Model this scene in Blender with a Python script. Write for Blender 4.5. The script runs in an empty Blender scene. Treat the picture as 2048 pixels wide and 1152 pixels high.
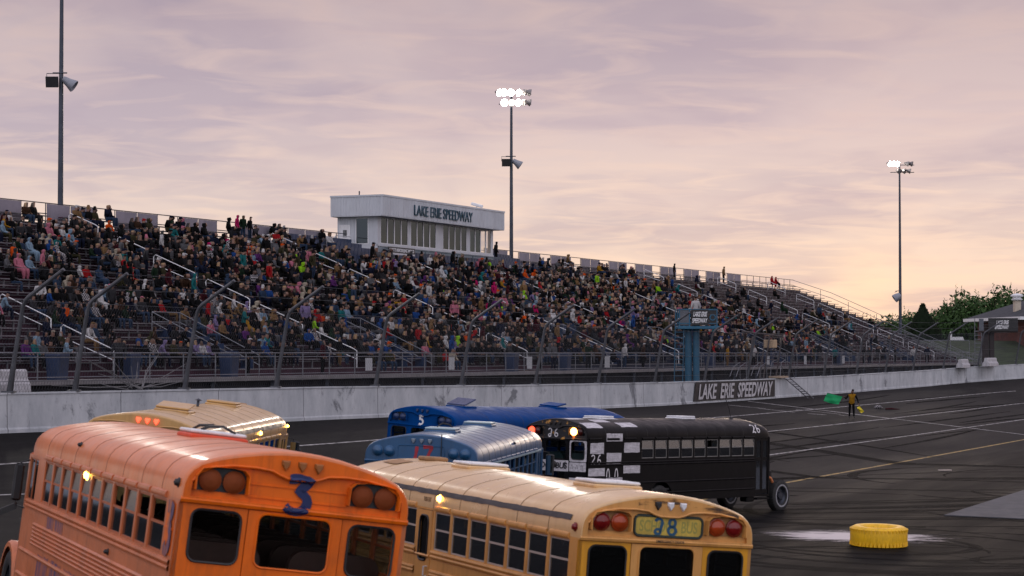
import bpy, math, random
import numpy as np
from mathutils import Vector, Matrix, Euler
from mathutils.geometry import tessellate_polygon
random.seed(7); rng = np.random.default_rng(11)
scene = bpy.context.scene
COL = scene.collection
R = math.radians
CAMZ = 5.2
D_T = np.array([.4131, .9107]); D_N = np.array([-.9107, .4131])   # along the front straight / away from the track

def XY(t, n): return (D_T[0]*t + D_N[0]*n, D_T[1]*t + D_N[1]*n)
def P3(t, n, z): x, y = XY(t, n); return Vector((x, y, z + CAMZ))   # z is measured from eye height
TRACK_ANG = math.atan2(D_T[1], D_T[0])

# ------------------------------------------------------------------ mesh building
class MB:
    def __init__(s): s.v = []; s.f = []; s.m = []; s.sm = []
    def add(s, vs, fs, mi=0, smooth=False):
        o = len(s.v); s.v.extend([tuple(v) for v in vs])
        for f in fs: s.f.append(tuple(i + o for i in f)); s.m.append(mi); s.sm.append(smooth)
    def box(s, x0, x1, y0, y1, z0, z1, mi=0, M=None):
        vs = [Vector((x, y, z)) for x in (x0, x1) for y in (y0, y1) for z in (z0, z1)]
        if M is not None: vs = [M @ v for v in vs]
        s.add(vs, [(0,1,3,2), (4,6,7,5), (0,4,5,1), (2,3,7,6), (0,2,6,4), (1,5,7,3)], mi)
    def bbox(s, x0, x1, y0, y1, z0, z1, b=.02, mi=0, M=None):
        """box with chamfered vertical and horizontal edges (three stacked rings)"""
        rings = []
        for z, k in ((z0, b), (z0+b, 0), (z1-b, 0), (z1, b)):
            rings.append([(x0+k+b, y0+k, z), (x1-k-b, y0+k, z), (x1-k, y0+k+b, z), (x1-k, y1-k-b, z), (x1-k-b, y1-k, z), (x0+k+b, y1-k, z), (x0+k, y1-k-b, z), (x0+k, y0+k+b, z)])
        s.loft(rings, mi, True, True, False, M)
    def loft(s, rings, mi=0, closed=True, caps=True, smooth=True, M=None):
        n = len(rings[0]); vs = [Vector(p) for r in rings for p in r]
        if M is not None: vs = [M @ v for v in vs]
        fs = []
        for i in range(len(rings)-1):
            for j in range(n if closed else n-1):
                k = (j+1) % n
                fs.append((i*n+j, i*n+k, (i+1)*n+k, (i+1)*n+j))
        if caps and closed:
            fs.append(tuple(range(n))[::-1]); fs.append(tuple((len(rings)-1)*n + j for j in range(n)))
        s.add(vs, fs, mi, smooth)
    def tube(s, pts, r, n=6, mi=0, closed=False, caps=True, smooth=True):
        pts = [Vector(p) for p in pts]; rr = r if isinstance(r, (list, tuple)) else [r]*len(pts)
        rings = []; prev = None
        for i, p in enumerate(pts):
            if closed: d = pts[(i+1) % len(pts)] - pts[i-1]
            else: d = pts[min(i+1, len(pts)-1)] - pts[max(i-1, 0)]
            if d.length < 1e-9: d = Vector((0,0,1))
            d.normalize()
            if prev is None:
                a = Vector((0,0,1)) if abs(d.z) < .9 else Vector((1,0,0)); u = d.cross(a).normalized()
            else:
                u = prev - d*prev.dot(d)
                u = u.normalized() if u.length > 1e-6 else d.orthogonal().normalized()
            prev = u; w = d.cross(u)
            rings.append([p + (u*math.cos(q) + w*math.sin(q))*rr[i] for q in [2*math.pi*k/n for k in range(n)]])
        if closed: rings.append(rings[0])
        s.loft(rings, mi, True, caps and not closed, smooth)
    def lathe(s, prof, n=24, mi=0, M=None, smooth=True, caps=False):
        """prof = [(r, h)] round local Z"""
        rings = [[(r*math.cos(2*math.pi*k/n), r*math.sin(2*math.pi*k/n), h) for k in range(n)] for r, h in prof]
        s.loft(rings, mi, True, caps, smooth, M)
    def plate(s, outer, holes, fn, th, mi=0, mis=None):
        """2D polygon with holes -> slab; fn(a, b, depth) gives the 3D point"""
        loops = [list(outer)] + [list(h) for h in holes]
        flat = [p for l in loops for p in l]
        tris = tessellate_polygon([[Vector((p[0], p[1], 0)) for p in l] for l in loops])
        n = len(flat)
        vs = [fn(p[0], p[1], 0) for p in flat] + [fn(p[0], p[1], th) for p in flat]
        s.add(vs, [tuple(t) for t in tris] + [tuple(i+n for i in t[::-1]) for t in tris], mi)
        o = 0; fs = []
        for l in loops:
            m = len(l)
            for i in range(m): j = (i+1) % m; fs.append((o+i, o+j, o+j+n, o+i+n))
            o += m
        s.add(vs, fs, mi if mis is None else mis)
    def build(s, name, mats, parent=None, loc=None, rot=None, sharp=35):
        me = bpy.data.meshes.new(name)
        me.from_pydata(s.v, [], s.f)
        if not isinstance(mats, (list, tuple)): mats = [mats]
        for m in mats: me.materials.append(m)
        me.polygons.foreach_set('material_index', s.m)
        me.polygons.foreach_set('use_smooth', s.sm)
        if any(s.sm): me.set_sharp_from_angle(angle=R(sharp))
        me.update()
        return link(name, me, parent, loc, rot)

def link(name, data, parent=None, loc=None, rot=None):
    o = bpy.data.objects.new(name, data); COL.objects.link(o)
    if parent is not None: o.parent = parent
    if loc is not None: o.location = loc
    if rot is not None: o.rotation_euler = rot
    return o
def tag(o, label=None, cat=None, group=None, kind=None):
    if label: o['label'] = label
    if cat: o['category'] = cat
    if group: o['group'] = group
    if kind: o['kind'] = kind
    return o
def empty(name, label, cat, loc=(0,0,0), rot=(0,0,0), group=None):
    o = link(name, None, None, loc, rot); o.empty_display_size = .3
    return tag(o, label, cat, group)
def rrect(x0, x1, y0, y1, r, n=4):
    out = []
    for cx, cy, a in ((x1-r, y1-r, 0), (x0+r, y1-r, 90), (x0+r, y0+r, 180), (x1-r, y0+r, 270)):
        for k in range(n+1):
            q = R(a + 90*k/n); out.append((cx + r*math.cos(q), cy + r*math.sin(q)))
    return out

# ------------------------------------------------------------------ materials
def nodes(name):
    m = bpy.data.materials.new(name); m.use_nodes = True
    nt = m.node_tree; b = nt.nodes['Principled BSDF']
    return m, nt, b
def N(nt, typ, **kw):
    n = nt.nodes.new(typ)
    for k, v in kw.items():
        if k in n.inputs: n.inputs[k].default_value = v
        else: setattr(n, k, v)
    return n
def mixcol(nt, fac, a, b, blend='MIX'):
    n = nt.nodes.new('ShaderNodeMix'); n.data_type = 'RGBA'; n.blend_type = blend
    for sock, val in ((n.inputs['Factor'], fac), (n.inputs[6], a), (n.inputs[7], b)):
        if hasattr(val, 'links'): nt.links.new(val, sock)
        elif isinstance(val, (int, float)): sock.default_value = val
        else: sock.default_value = (*val[:3], 1)
    return n.outputs[2]
def ramp(nt, src, stops):
    n = nt.nodes.new('ShaderNodeValToRGB'); e = n.color_ramp.elements
    while len(e) < len(stops): e.new(.5)
    for i, (p, c) in enumerate(stops):
        e[i].position = p; e[i].color = (c, c, c, 1) if isinstance(c, (int, float)) else (*c, 1)
    nt.links.new(src, n.inputs[0]); return n.outputs[0]
def noise(nt, scale, detail=4, rough=.55, sc=(1,1,1), coord='Object', dist=0):
    tc = N(nt, 'ShaderNodeTexCoord'); mp = N(nt, 'ShaderNodeMapping'); mp.inputs['Scale'].default_value = sc
    nt.links.new(tc.outputs[coord], mp.inputs[0])
    n = N(nt, 'ShaderNodeTexNoise', Scale=scale, Detail=detail, Roughness=rough, Distortion=dist)
    nt.links.new(mp.outputs[0], n.inputs['Vector']); return n.outputs[0]
_mc = {}
def mat(name, c, rough=.5, metal=0., var=.12, scale=4., dirt=None, dirt_amt=.0, bump=0., spec=None, sc=(1,1,1), coat=0.):
    if name in _mc: return _mc[name]
    m, nt, b = nodes(name)
    c = tuple(c)
    lo = tuple(x*(1-var) for x in c); hi = tuple(min(1, x*(1+var)) for x in c)
    out = mixcol(nt, ramp(nt, noise(nt, scale, 5, .6, sc), [(.3, 0.), (.7, 1.)]), lo, hi)
    if dirt_amt:
        f = ramp(nt, noise(nt, scale*1.7, 8, .72, (sc[0], sc[1], sc[2]*.35), dist=.3), [(.48, 0.), (.74, dirt_amt)])
        out = mixcol(nt, f, out, dirt or (.08,.06,.045))
        f2 = ramp(nt, noise(nt, scale*7, 6, .7, (1, 1, .10)), [(.52, 0.), (.78, dirt_amt*.8)])
        out = mixcol(nt, f2, out, tuple(x*.6 for x in (dirt or (.08,.06,.045))))
    nt.links.new(out, b.inputs['Base Color'])
    rn = ramp(nt, noise(nt, scale*2.3, 4), [(.3, max(0, rough-.1)), (.7, min(1, rough+.1))])
    nt.links.new(rn, b.inputs['Roughness'])
    b.inputs['Metallic'].default_value = metal
    if spec is not None: b.inputs['Specular IOR Level'].default_value = spec
    if coat: b.inputs['Coat Weight'].default_value = coat; b.inputs['Coat Roughness'].default_value = .15
    if bump:
        bn = N(nt, 'ShaderNodeBump', Strength=bump, Distance=.02)
        nt.links.new(noise(nt, scale*6, 5), bn.inputs['Height']); nt.links.new(bn.outputs[0], b.inputs['Normal'])
    _mc[name] = m; return m
def emit(name, c, strength):
    if name in _mc: return _mc[name]
    m, nt, b = nodes(name); b.inputs['Base Color'].default_value = (*c, 1)
    b.inputs['Emission Color'].default_value = (*c, 1); b.inputs['Emission Strength'].default_value = strength
    _mc[name] = m; return m
def glass(name, tint=(.55,.6,.6), refl=(.08, .6), rough=.06, gcol=(1,1,1)):
    if name in _mc: return _mc[name]
    m, nt, b = nodes(name); out = nt.nodes['Material Output']
    tr = N(nt, 'ShaderNodeBsdfTransparent'); tr.inputs[0].default_value = (*tint, 1)
    gl = N(nt, 'ShaderNodeBsdfGlossy'); gl.inputs['Roughness'].default_value = rough; gl.inputs[0].default_value = (*gcol, 1)
    lw = N(nt, 'ShaderNodeLayerWeight', Blend=.35)
    f = N(nt, 'ShaderNodeMapRange'); f.inputs[3].default_value = refl[0]; f.inputs[4].default_value = refl[1]
    nt.links.new(lw.outputs['Facing'], f.inputs[0])
    mx = N(nt, 'ShaderNodeMixShader'); nt.links.new(f.outputs[0], mx.inputs[0])
    nt.links.new(tr.outputs[0], mx.inputs[1]); nt.links.new(gl.outputs[0], mx.inputs[2]); nt.links.new(mx.outputs[0], out.inputs[0])
    _mc[name] = m; return m

GALV = mat('galvanised_steel', (.17,.175,.195), .5, .5, .2, 3)
WHITEPIPE = mat('white_pipe', (.62,.62,.64), .4, .2, .1, 3)
DARKSTEEL = mat('dark_steel', (.045,.05,.065), .5, .6, .2, 3)
BLACK = mat('black_paint', (.012,.012,.014), .5, 0, .3, 3)
WHITEP = mat('white_paint', (.72,.72,.74), .5, 0, .08, 3, (.25,.23,.22), .3)
RUBBER = mat('tyre_rubber', (.014,.014,.015), .8, 0, .3, 6, (.06,.055,.05), .5)
DARKGLASS = glass('dark_window_glass', (.30,.33,.35), (.03, .30))
PRESSGLASS = glass('tinted_glass', (.08,.12,.13), (.05, .16), .03, (.72,.86,.95)); UPPERGLASS = glass('dusty_upper_glass', (.42,.44,.45), (.06, .34), .2, (.92,.94,1.)); CLEARGLASS = glass('clear_glass', (.85,.85,.85), (.03, .15), .03)
BUSGLASS = glass('bus_window_glass', (.45,.49,.49), (.12, .62), .06, (.85,.92,1.))
SEATV = mat('seat_vinyl', (.014,.034,.036), .45, 0, .2, 5)
SEATB = mat('seat_vinyl_brown', (.040,.020,.014), .5, 0, .2, 5)
INTERIOR = mat('interior_panel', (.022,.024,.025), .6, 0, .2, 4)

# ------------------------------------------------------------------ lettering
def text_mesh(s, w, h, shear=0., bold=.0, extrude=.01):
    cu = bpy.data.curves.new('lettering', 'FONT'); cu.body = s; cu.shear = shear; cu.offset = bold; cu.extrude = .02
    cu.align_x = 'CENTER'; cu.align_y = 'CENTER'; cu.resolution_u = 4
    o = bpy.data.objects.new('lettering', cu); COL.objects.link(o)
    bpy.context.view_layer.update()
    me = bpy.data.meshes.new_from_object(o.evaluated_get(bpy.context.evaluated_depsgraph_get()))
    bpy.data.objects.remove(o); bpy.data.curves.remove(cu)
    co = np.empty(len(me.vertices)*3); me.vertices.foreach_get('co', co); co = co.reshape(-1, 3)
    mn, mx = co.min(0), co.max(0); c = (mn+mx)/2
    co = (co-c) * np.array([w/(mx[0]-mn[0]), h/(mx[1]-mn[1]), 2*extrude/max(1e-6, mx[2]-mn[2])])
    me.vertices.foreach_set('co', co.ravel()); me.update(); me.name = 'lettering'
    return me
def letters(s, w, h, m, parent, M, **kw):
    """text lies in local XY of matrix M, facing +Z"""
    me = text_mesh(s, w, h, **kw); me.materials.clear(); me.materials.append(m); me.transform(M)
    return link('lettering', me, parent)
def arc(cx, cy, rx, ry, a0, a1, n=10): return [(cx+rx*math.cos(R(a0+(a1-a0)*k/n)), cy+ry*math.sin(R(a0+(a1-a0)*k/n))) for k in range(n+1)]
GLYPH = {   # brush strokes in a box one unit high
 '2': [arc(.3,.72,.26,.26,160,-50) + [(.1,.1),(.02,.0),(.12,.06),(.3,.1),(.6,.0)]],
 '2o': [arc(.3,.74,.24,.24,165,-30) + [(.47,.4),(.42,.14)] + arc(.25,.16,.2,.16,10,-330)],
 '6': [[(.52,.97),(.3,.9),(.12,.6),(.06,.3)] + arc(.3,.24,.24,.22,170,530)],
 '8': [arc(.3,.74,.21,.24,90,450,14), arc(.3,.25,.27,.25,90,450,14)],
 '3': [[(.10,.93),(.35,.97),(.62,.93),(.52,.78),(.36,.60)] + arc(.32,.31,.29,.28,70,-150)],
 '5': [[(.60,.97),(.22,.95),(.17,.60),(.32,.64)] + arc(.33,.33,.27,.28,65,-140)],
 '1': [[(.22,.98),(.1,.0)]], '7': [[(.0,.96),(.62,.98),(.42,.5),(.25,.0)]],
 'U': [[(.08,1),(.1,.3),(.25,.02),(.42,.1),(.5,.4),(.52,1)]], 'o': [arc(.28,.25,.24,.26,0,360,12)], 'arc': [arc(.3,.0,.28,.95,180,0,10)],
}
def dense(pts, step):
    out = [pts[0]]
    for a, b in zip(pts[:-1], pts[1:]):
        k = max(1, int(math.hypot(b[0]-a[0], b[1]-a[1])/step))
        out += [(a[0]+(b[0]-a[0])*i/k, a[1]+(b[1]-a[1])*i/k) for i in range(1, k+1)]
    return out
def strokes(mb, glyphs, fn, x0, h, adv, w, mi=0, asp=1.):
    """flat brush-stroke ribbons; fn(a, b) gives a 3D point on the surface"""
    for gi, g in enumerate(glyphs):
        if g == ' ': continue
        for st in GLYPH[g]:
            pts = dense([(x0 + adv*gi + p[0]*h*asp, p[1]*h) for p in st], .025)
            rows = []
            for i, p in enumerate(pts):
                a = pts[max(0, i-1)]; b = pts[min(len(pts)-1, i+1)]
                dx, dy = b[0]-a[0], b[1]-a[1]; l = math.hypot(dx, dy) or 1
                ww = w*(.92 + .12*math.sin(i*.8+gi))/2
                rows.append([fn(p[0]-dy/l*ww*q, p[1]+dx/l*ww*q) for q in (1, .6, .2, -.2, -.6, -1)])
            mb.loft(rows, mi, False, False, False)
# ------------------------------------------------------------------ camera, world, sun
FPX = 4356.
cam = bpy.data.cameras.new('camera'); cam.sensor_width = 36; cam.lens = 36*FPX/2048; cam.clip_start = .5; cam.clip_end = 9000
cam.dof.use_dof = True; cam.dof.focus_distance = 95; cam.dof.aperture_fstop = 4.0
camo = link('camera', cam, None, (0, 0, CAMZ), (R(90) + math.atan((706-576)/FPX), 0, 0)); scene.camera = camo

world = bpy.data.worlds.new('World'); scene.world = world; world.use_nodes = True
nt = world.node_tree; nt.nodes.clear()
out = N(nt, 'ShaderNodeOutputWorld'); bg = N(nt, 'ShaderNodeBackground'); nt.links.new(bg.outputs[0], out.inputs[0])
SUN_EL, SUN_AZ = 1.5, 9.3       # the sun sits on the horizon beyond the right end of the stand
tc = N(nt, 'ShaderNodeTexCoord'); sep = N(nt, 'ShaderNodeSeparateXYZ'); nt.links.new(tc.outputs['Generated'], sep.inputs[0])
def mth(op, a, b=None, clamp=False):
    n = N(nt, 'ShaderNodeMath', operation=op); n.use_clamp = clamp
    for i, v in enumerate((a, b)):
        if v is None: continue
        if hasattr(v, 'links'): nt.links.new(v, n.inputs[i])
        else: n.inputs[i].default_value = v
    return n.outputs[0]
dz = mth('MAXIMUM', sep.outputs[2], 0.)
k = mth('DIVIDE', 1., mth('ADD', dz, .095))
cmb = N(nt, 'ShaderNodeCombineXYZ')
nt.links.new(mth('MULTIPLY', sep.outputs[0], k), cmb.inputs[0]); nt.links.new(mth('MULTIPLY', sep.outputs[1], k), cmb.inputs[1])
def wn(scale, detail, rough, sc, dist=0., off=(0,0,0)):
    mp = N(nt, 'ShaderNodeMapping'); mp.inputs['Scale'].default_value = sc; mp.inputs['Location'].default_value = off
    mp.inputs['Rotation'].default_value = (0, 0, R(-9))
    nt.links.new(cmb.outputs[0], mp.inputs[0])
    n = N(nt, 'ShaderNodeTexNoise', Scale=scale, Detail=detail, Roughness=rough, Distortion=dist)
    nt.links.new(mp.outputs[0], n.inputs['Vector']); return n.outputs[0]
base = ramp(nt, dz, [(0., (.95,.69,.52)), (.036, (.88,.69,.56)), (.07, (.79,.64,.58)), (.105, (.66,.535,.54)), (.16, (.535,.43,.455)), (.35, (.60,.50,.56)), (1., (.62,.60,.70))])
n1 = wn(1.25, 4, .5, (1., .62, 1), .5, (3.1, .4, 0))
n2 = wn(2.7, 4, .52, (.9, .8, 1), .7, (1.2, 7, 0))
n3 = wn(4.6, 4, .52, (.8, 1., 1), .8, (.2, 3, 0))
dark = ramp(nt, n1, [(.40, 0.), (.60, 1.)])
dark2 = ramp(nt, n2, [(.45, 0.), (.68, .85)])
cool = mixcol(nt, 1., base, (.775,.80,.90), 'MULTIPLY')
warm = mixcol(nt, 1., base, (1.08,1.04,.985), 'MULTIPLY')
c = mixcol(nt, dark, base, cool)
c = mixcol(nt, dark2, c, mixcol(nt, 1., c, (.915,.905,.945), 'MULTIPLY'))
c = mixcol(nt, ramp(nt, n3, [(.46, 0.), (.70, .8)]), c, warm)
# glow round the setting sun
sv = Vector((math.sin(R(SUN_AZ))*math.cos(R(SUN_EL)), math.cos(R(SUN_AZ))*math.cos(R(SUN_EL)), math.sin(R(SUN_EL))))
dp = N(nt, 'ShaderNodeVectorMath', operation='DOT_PRODUCT'); nt.links.new(tc.outputs['Generated'], dp.inputs[0]); dp.inputs[1].default_value = sv
glow = mth('POWER', mth('MAXIMUM', dp.outputs['Value'], 0.), 6000.)
c = mixcol(nt, mth('MULTIPLY', glow, .35), c, (1.15,.82,.5))
# the clear evening sky behind the cloud sheet
sky = N(nt, 'ShaderNodeTexSky', sky_type='NISHITA'); sky.sun_disc = False; sky.sun_elevation = R(SUN_EL); sky.sun_rotation = R(SUN_AZ)
skyb = mixcol(nt, 1., sky.outputs[0], (.10,.10,.10), 'MULTIPLY')
c = mixcol(nt, .04, c, skyb)
# added gain: sky overhead and behind the camera boosted to light the bus rears
hi = N(nt, 'ShaderNodeMapRange'); hi.inputs[1].default_value = .2; hi.inputs[2].default_value = .7; hi.inputs[3].default_value = 1.; hi.inputs[4].default_value = 1.1
nt.links.new(dz, hi.inputs[0])
c = mixcol(nt, mth('MULTIPLY', mth('SUBTRACT', .35, sep.outputs[1], True), .9, True), c, (.62,.61,.69))
bk = N(nt, 'ShaderNodeMapRange'); bk.inputs[1].default_value = .5; bk.inputs[2].default_value = -.6; bk.inputs[3].default_value = 1.; bk.inputs[4].default_value = 1.62
nt.links.new(sep.outputs[1], bk.inputs[0])
gain = mth('MULTIPLY', mth('MULTIPLY', hi.outputs[0], bk.outputs[0]), 1.06)
nt.links.new(c, bg.inputs[0]); nt.links.new(gain, bg.inputs[1])

sun = bpy.data.lights.new('sun', 'SUN'); sun.energy = .5; sun.angle = R(12); sun.color = (1., .78, .58)
link('sun', sun, None, (60, 300, 40), (-sv).to_track_quat('-Z', 'Y').to_euler())
vs = scene.view_settings; vs.view_transform = 'Standard'; vs.look = 'None'; vs.exposure = 0.; vs.gamma = 1.
scene.cycles.max_bounces = 6; scene.cycles.transparent_max_bounces = 24; scene.cycles.use_denoising = True
scene.cycles.sample_clamp_indirect = 4.; scene.cycles.caustics_reflective = False; scene.cycles.caustics_refractive = False

# ------------------------------------------------------------------ buses: poses first, the banking is fitted under them
POSE = {'orange': (-2.54,22.464,-4.115,111.07,-.21,7.38), 'cream': (1.784,27.716,-4.901,112.25,-.23,4.475), 'black': (1.276,66.07,-5.084,50.43,1.28,.57),
        'steel': (-2.032,46.18,-4.822,81.17,.276,2.477), 'tan': (-7.409,42.256,-4.255,86.75,.05,6.93), 'blue': (-2.92,66,-4.70,60.5,1.5,4.4)}
def pose_matrix(p): return Matrix.Translation((p[0], p[1], p[2]+CAMZ)) @ Euler((R(p[5]), R(p[4]), R(p[3])), 'XYZ').to_matrix().to_4x4()
WX_R, WX_F = 3.8, 10.85
def gz0(x, y):
    n = D_N[0]*x + D_N[1]*y
    return -5.25 + .147*np.maximum(0, n-26)
ctl = []
for p in POSE.values():
    Mx = pose_matrix(p)
    for wx in (WX_R, WX_F):
        for wy in (-1.05, 1.05):
            q = Mx @ Vector((wx, wy, 0)); ctl.append((q.x, q.y, q.z-CAMZ))
ctl = [(x, y, z-gz0(x, y)) for x, y, z in ctl]
for t, n in ((58,15),(75,15),(60,32),(60,41),(75,34),(75,41),(95,30),(95,40),(120,34),(150,30),(180,34),(30,-12),(70,-10),(110,10),(150,10),(45,5),(46,41)):
    x, y = XY(t, n); ctl.append((x, y, 0.))
ctl.append((-14, 26, 1.6)); ctl.append((-16, 42, 1.7))
ctl = np.array(ctl)
def tps_k(r): return np.where(r > 1e-6, r*r*np.log(np.maximum(r, 1e-6)), 0)
def tps_fit(c, lam=4.):
    n = len(c); Kx = tps_k(np.hypot(c[:,None,0]-c[None,:,0], c[:,None,1]-c[None,:,1])) + lam*np.eye(n)
    Pm = np.hstack([np.ones((n,1)), c[:,:2]]); A = np.block([[Kx, Pm], [Pm.T, np.zeros((3,3))]])
    return np.linalg.solve(A, np.concatenate([c[:,2], np.zeros(3)]))
TW = tps_fit(ctl)
def gz(x, y):
    """height of the asphalt in world z"""
    x = np.asarray(x, float); y = np.asarray(y, float)
    r = np.hypot(x[...,None]-ctl[:,0], y[...,None]-ctl[:,1])
    d = tps_k(r) @ TW[:-3] + TW[-3] + TW[-2]*x + TW[-1]*y
    # the warp belongs to the near turn and dies out down the straight
    t = D_T[0]*x + D_T[1]*y
    fade = np.clip((105-t)/45, 0, 1) * np.clip((x+60)/30, 0, 1) * np.clip((y+20)/20, 0, 1)
    return gz0(x, y) + np.clip(d, -.6, 2.6)*fade + CAMZ
# ------------------------------------------------------------------ the setting: ground, track, paint on it
def wall_n(t):   # plan of the track wall: straight, then curling into the turn
    return 42. - .0052*max(0, t-168)**2 * .9 if t < 230 else 42 - .0052*62**2*.9
WALL_T = [40, 53, 60, 66, 72, 80, 88, 97, 106, 116, 124, 132, 140, 146, 152, 160, 168, 176, 184, 192, 200, 208, 216, 224]
wt_x = [40, 53, 64, 76, 94, 113, 130, 146, 173, 196, 224]
wt_top = [-1.19, -1.22, -1.27, -1.33, -1.50, -1.61, -1.63, -1.58, -1.39, -.96, -.4]
wt_bot = [-2.45, -2.45, -2.55, -2.62, -2.78, -2.9, -2.88, -2.83, -2.68, -2.24, -1.7]
def wall_top(t): return float(np.interp(t, wt_x, wt_top))
def wall_bot(t): return float(np.interp(t, wt_x, wt_bot))

m, nt, b = nodes('asphalt')
big = noise(nt, .05, 4, .6, (1, 1, 1)); fine = noise(nt, 3.2, 8, .75)
tcn = N(nt, 'ShaderNodeTexCoord'); mpn = N(nt, 'ShaderNodeMapping'); mpn.inputs['Rotation'].default_value = (0, 0, -TRACK_ANG); nt.links.new(tcn.outputs['Object'], mpn.inputs[0])
mp2 = N(nt, 'ShaderNodeMapping'); mp2.inputs['Scale'].default_value = (.05, .5, 1); nt.links.new(mpn.outputs[0], mp2.inputs[0])
st = N(nt, 'ShaderNodeTexNoise', Scale=1., Detail=6, Roughness=.65); nt.links.new(mp2.outputs[0], st.inputs['Vector'])
c1 = mixcol(nt, ramp(nt, st.outputs[0], [(.34, 0.), (.66, 1.)]), (.0105,.0098,.0102), (.027,.0245,.024))
c2 = mixcol(nt, ramp(nt, big, [(.35, 0.), (.62, .85)]), c1, (.010,.0095,.010))
c3 = mixcol(nt, ramp(nt, fine, [(.35, 0.), (.75, .5)]), c2, (.034,.031,.030))
sepn = N(nt, 'ShaderNodeSeparateXYZ'); nt.links.new(mpn.outputs[0], sepn.inputs[0])
def mr(sock, a, b_, c_, d_):
    n = N(nt, 'ShaderNodeMapRange'); nt.links.new(sock, n.inputs[0])
    for i, v in enumerate((a, b_, c_, d_)): n.inputs[i+1].default_value = v
    return n.outputs[0]
# older, paler asphalt on the straight; freshly sealed, darker asphalt on the infield course and in the turn
mm = N(nt, 'ShaderNodeMath', operation='MULTIPLY'); nt.links.new(mr(sepn.outputs[1], 21., 27., .55, 1.15), mm.inputs[0]); nt.links.new(mr(sepn.outputs[0], 62., 88., .5, 1.), mm.inputs[1])
cg = N(nt, 'ShaderNodeCombineColor'); [nt.links.new(mm.outputs[0], cg.inputs[k]) for k in range(3)]
c3 = mixcol(nt, 1., c3, cg.outputs[0], 'MULTIPLY')
nt.links.new(c3, b.inputs['Base Color']); nt.links.new(ramp(nt, st.outputs[0], [(.3, .62), (.7, .85)]), b.inputs['Roughness'])
b.inputs['Specular IOR Level'].default_value = .04
bn = N(nt, 'ShaderNodeBump', Strength=.35, Distance=.02); nt.links.new(noise(nt, 14, 5, .7), bn.inputs['Height']); nt.links.new(bn.outputs[0], b.inputs['Normal'])
ASPHALT = m
# asphalt of the speedway: a grid laid along the straight
ts = np.concatenate([np.arange(-40, 20, 4), np.arange(20, 110, 1.5), np.arange(110, 262, 4)])
mb = MB(); nn_ = 60; vs_ = []
for t in ts:
    hi_n = wall_n(t) + .05 if t > 40 else 42.05
    for j in range(nn_+1):
        n = -40 + (hi_n+40) * (j/nn_)**.75
        x, y = XY(t, n); z = float(gz(x, y))
        if True:   # meet the foot of the wall
            zz = wall_bot(max(t, 40)) + CAMZ; w = min(1, max(0, (n-(hi_n-14))/14)); z = z*(1-w) + (zz - .147*(hi_n-n)*1.)*w
        vs_.append((x, y, z))
fs_ = [(i*(nn_+1)+j, i*(nn_+1)+j+1, (i+1)*(nn_+1)+j+1, (i+1)*(nn_+1)+j) for i in range(len(ts)-1) for j in range(nn_)]
mb.add(vs_, [f[::-1] for f in fs_], 0, True)
tag(mb.build('track_asphalt', ASPHALT, sharp=80), kind='structure')
from mathutils.bvhtree import BVHTree
TRACK_BVH = BVHTree.FromPolygons([Vector(v) for v in vs_], fs_)
def ground(x, y):
    h = TRACK_BVH.ray_cast(Vector((x, y, 60)), Vector((0, 0, -1)))
    return h[0].z if h[0] is not None else 0.
# one far ground sheet out to the horizon, and the gravel bank the stand rises from
GRASS = mat('dry_grass', (.045,.055,.022), .9, 0, .5, .6)
mb = MB(); n = 96; rs = [3, 60, 150, 400, 1000, 3000, 8000]
vs_ = [(r*math.cos(2*math.pi*k/n), r*math.sin(2*math.pi*k/n), -2.5) for r in rs for k in range(n)]
mb.add(vs_, [(i*n+j, i*n+(j+1) % n, (i+1)*n+(j+1) % n, (i+1)*n+j) for i in range(len(rs)-1) for j in range(n)] + [tuple(range(n))])
tag(mb.build('ground', GRASS), kind='structure')
mb = MB(); rows = []
for t in [20, 40] + WALL_T[1:] + [240]:
    wn_ = wall_n(t) + .18
    zb = (wall_bot(t) if t > 40 else wall_bot(40))
    rows.append([P3(t, wn_, zb), P3(t, max(wn_+6, 48), -2.7), P3(t, 90, -2.6), P3(t*3-300, 400, -2.5), P3(t*9-1100, 2600, -6)])
mb.loft(rows, 0, False, False, False)
tag(mb.build('spectator_ground', mat('spectator_gravel', (.05,.052,.032), .95, 0, .4, .5)), kind='structure')

def on_track(pts, w, name, m, lift=.006, step=1.2, jitter=0):
    """a painted strip draped on the asphalt along (t, n) points"""
    mb = MB() if not isinstance(name, MB) else name
    out = []
    for a, b_ in zip(pts[:-1], pts[1:]):
        l = math.hypot(b_[0]-a[0], b_[1]-a[1]); k = max(1, int(l/step))
        out += [(a[0]+(b_[0]-a[0])*i/k, a[1]+(b_[1]-a[1])*i/k) for i in range(k)]
    out.append(pts[-1]); L, Rr = [], []
    for i, p in enumerate(out):
        a = out[max(0, i-1)]; q = out[min(len(out)-1, i+1)]; dx, dy = q[0]-a[0], q[1]-a[1]; l = math.hypot(dx, dy) or 1
        ww = (w if not callable(w) else w(i/(len(out)-1)))/2*(1+random.uniform(-jitter, jitter))
        for s, dst in ((1, L), (-1, Rr)):
            x, y = XY(p[0]-s*dy/l*ww, p[1]+s*dx/l*ww); dst.append((x, y, ground(x, y)+lift))
    k = len(out); mb.add(L+Rr, [(i, i+1, k+i+1, k+i) for i in range(k-1)])
    return mb
def paint_mat(name, c, worn=.45, sc=2.5):
    m, nt, b = nodes(name); 
    f = ramp(nt, noise(nt, sc, 8, .75), [(.38, 1.), (.38+worn*.55, 0.)])
    nt.links.new(mixcol(nt, f, (.022,.020,.020), c), b.inputs['Base Color']); b.inputs['Roughness'].default_value = .7; return m
LINEW = paint_mat('worn_white_line', (.42,.40,.40), .42)
LINEF = paint_mat('worn_finish_line', (.42,.40,.40), .5)
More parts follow.
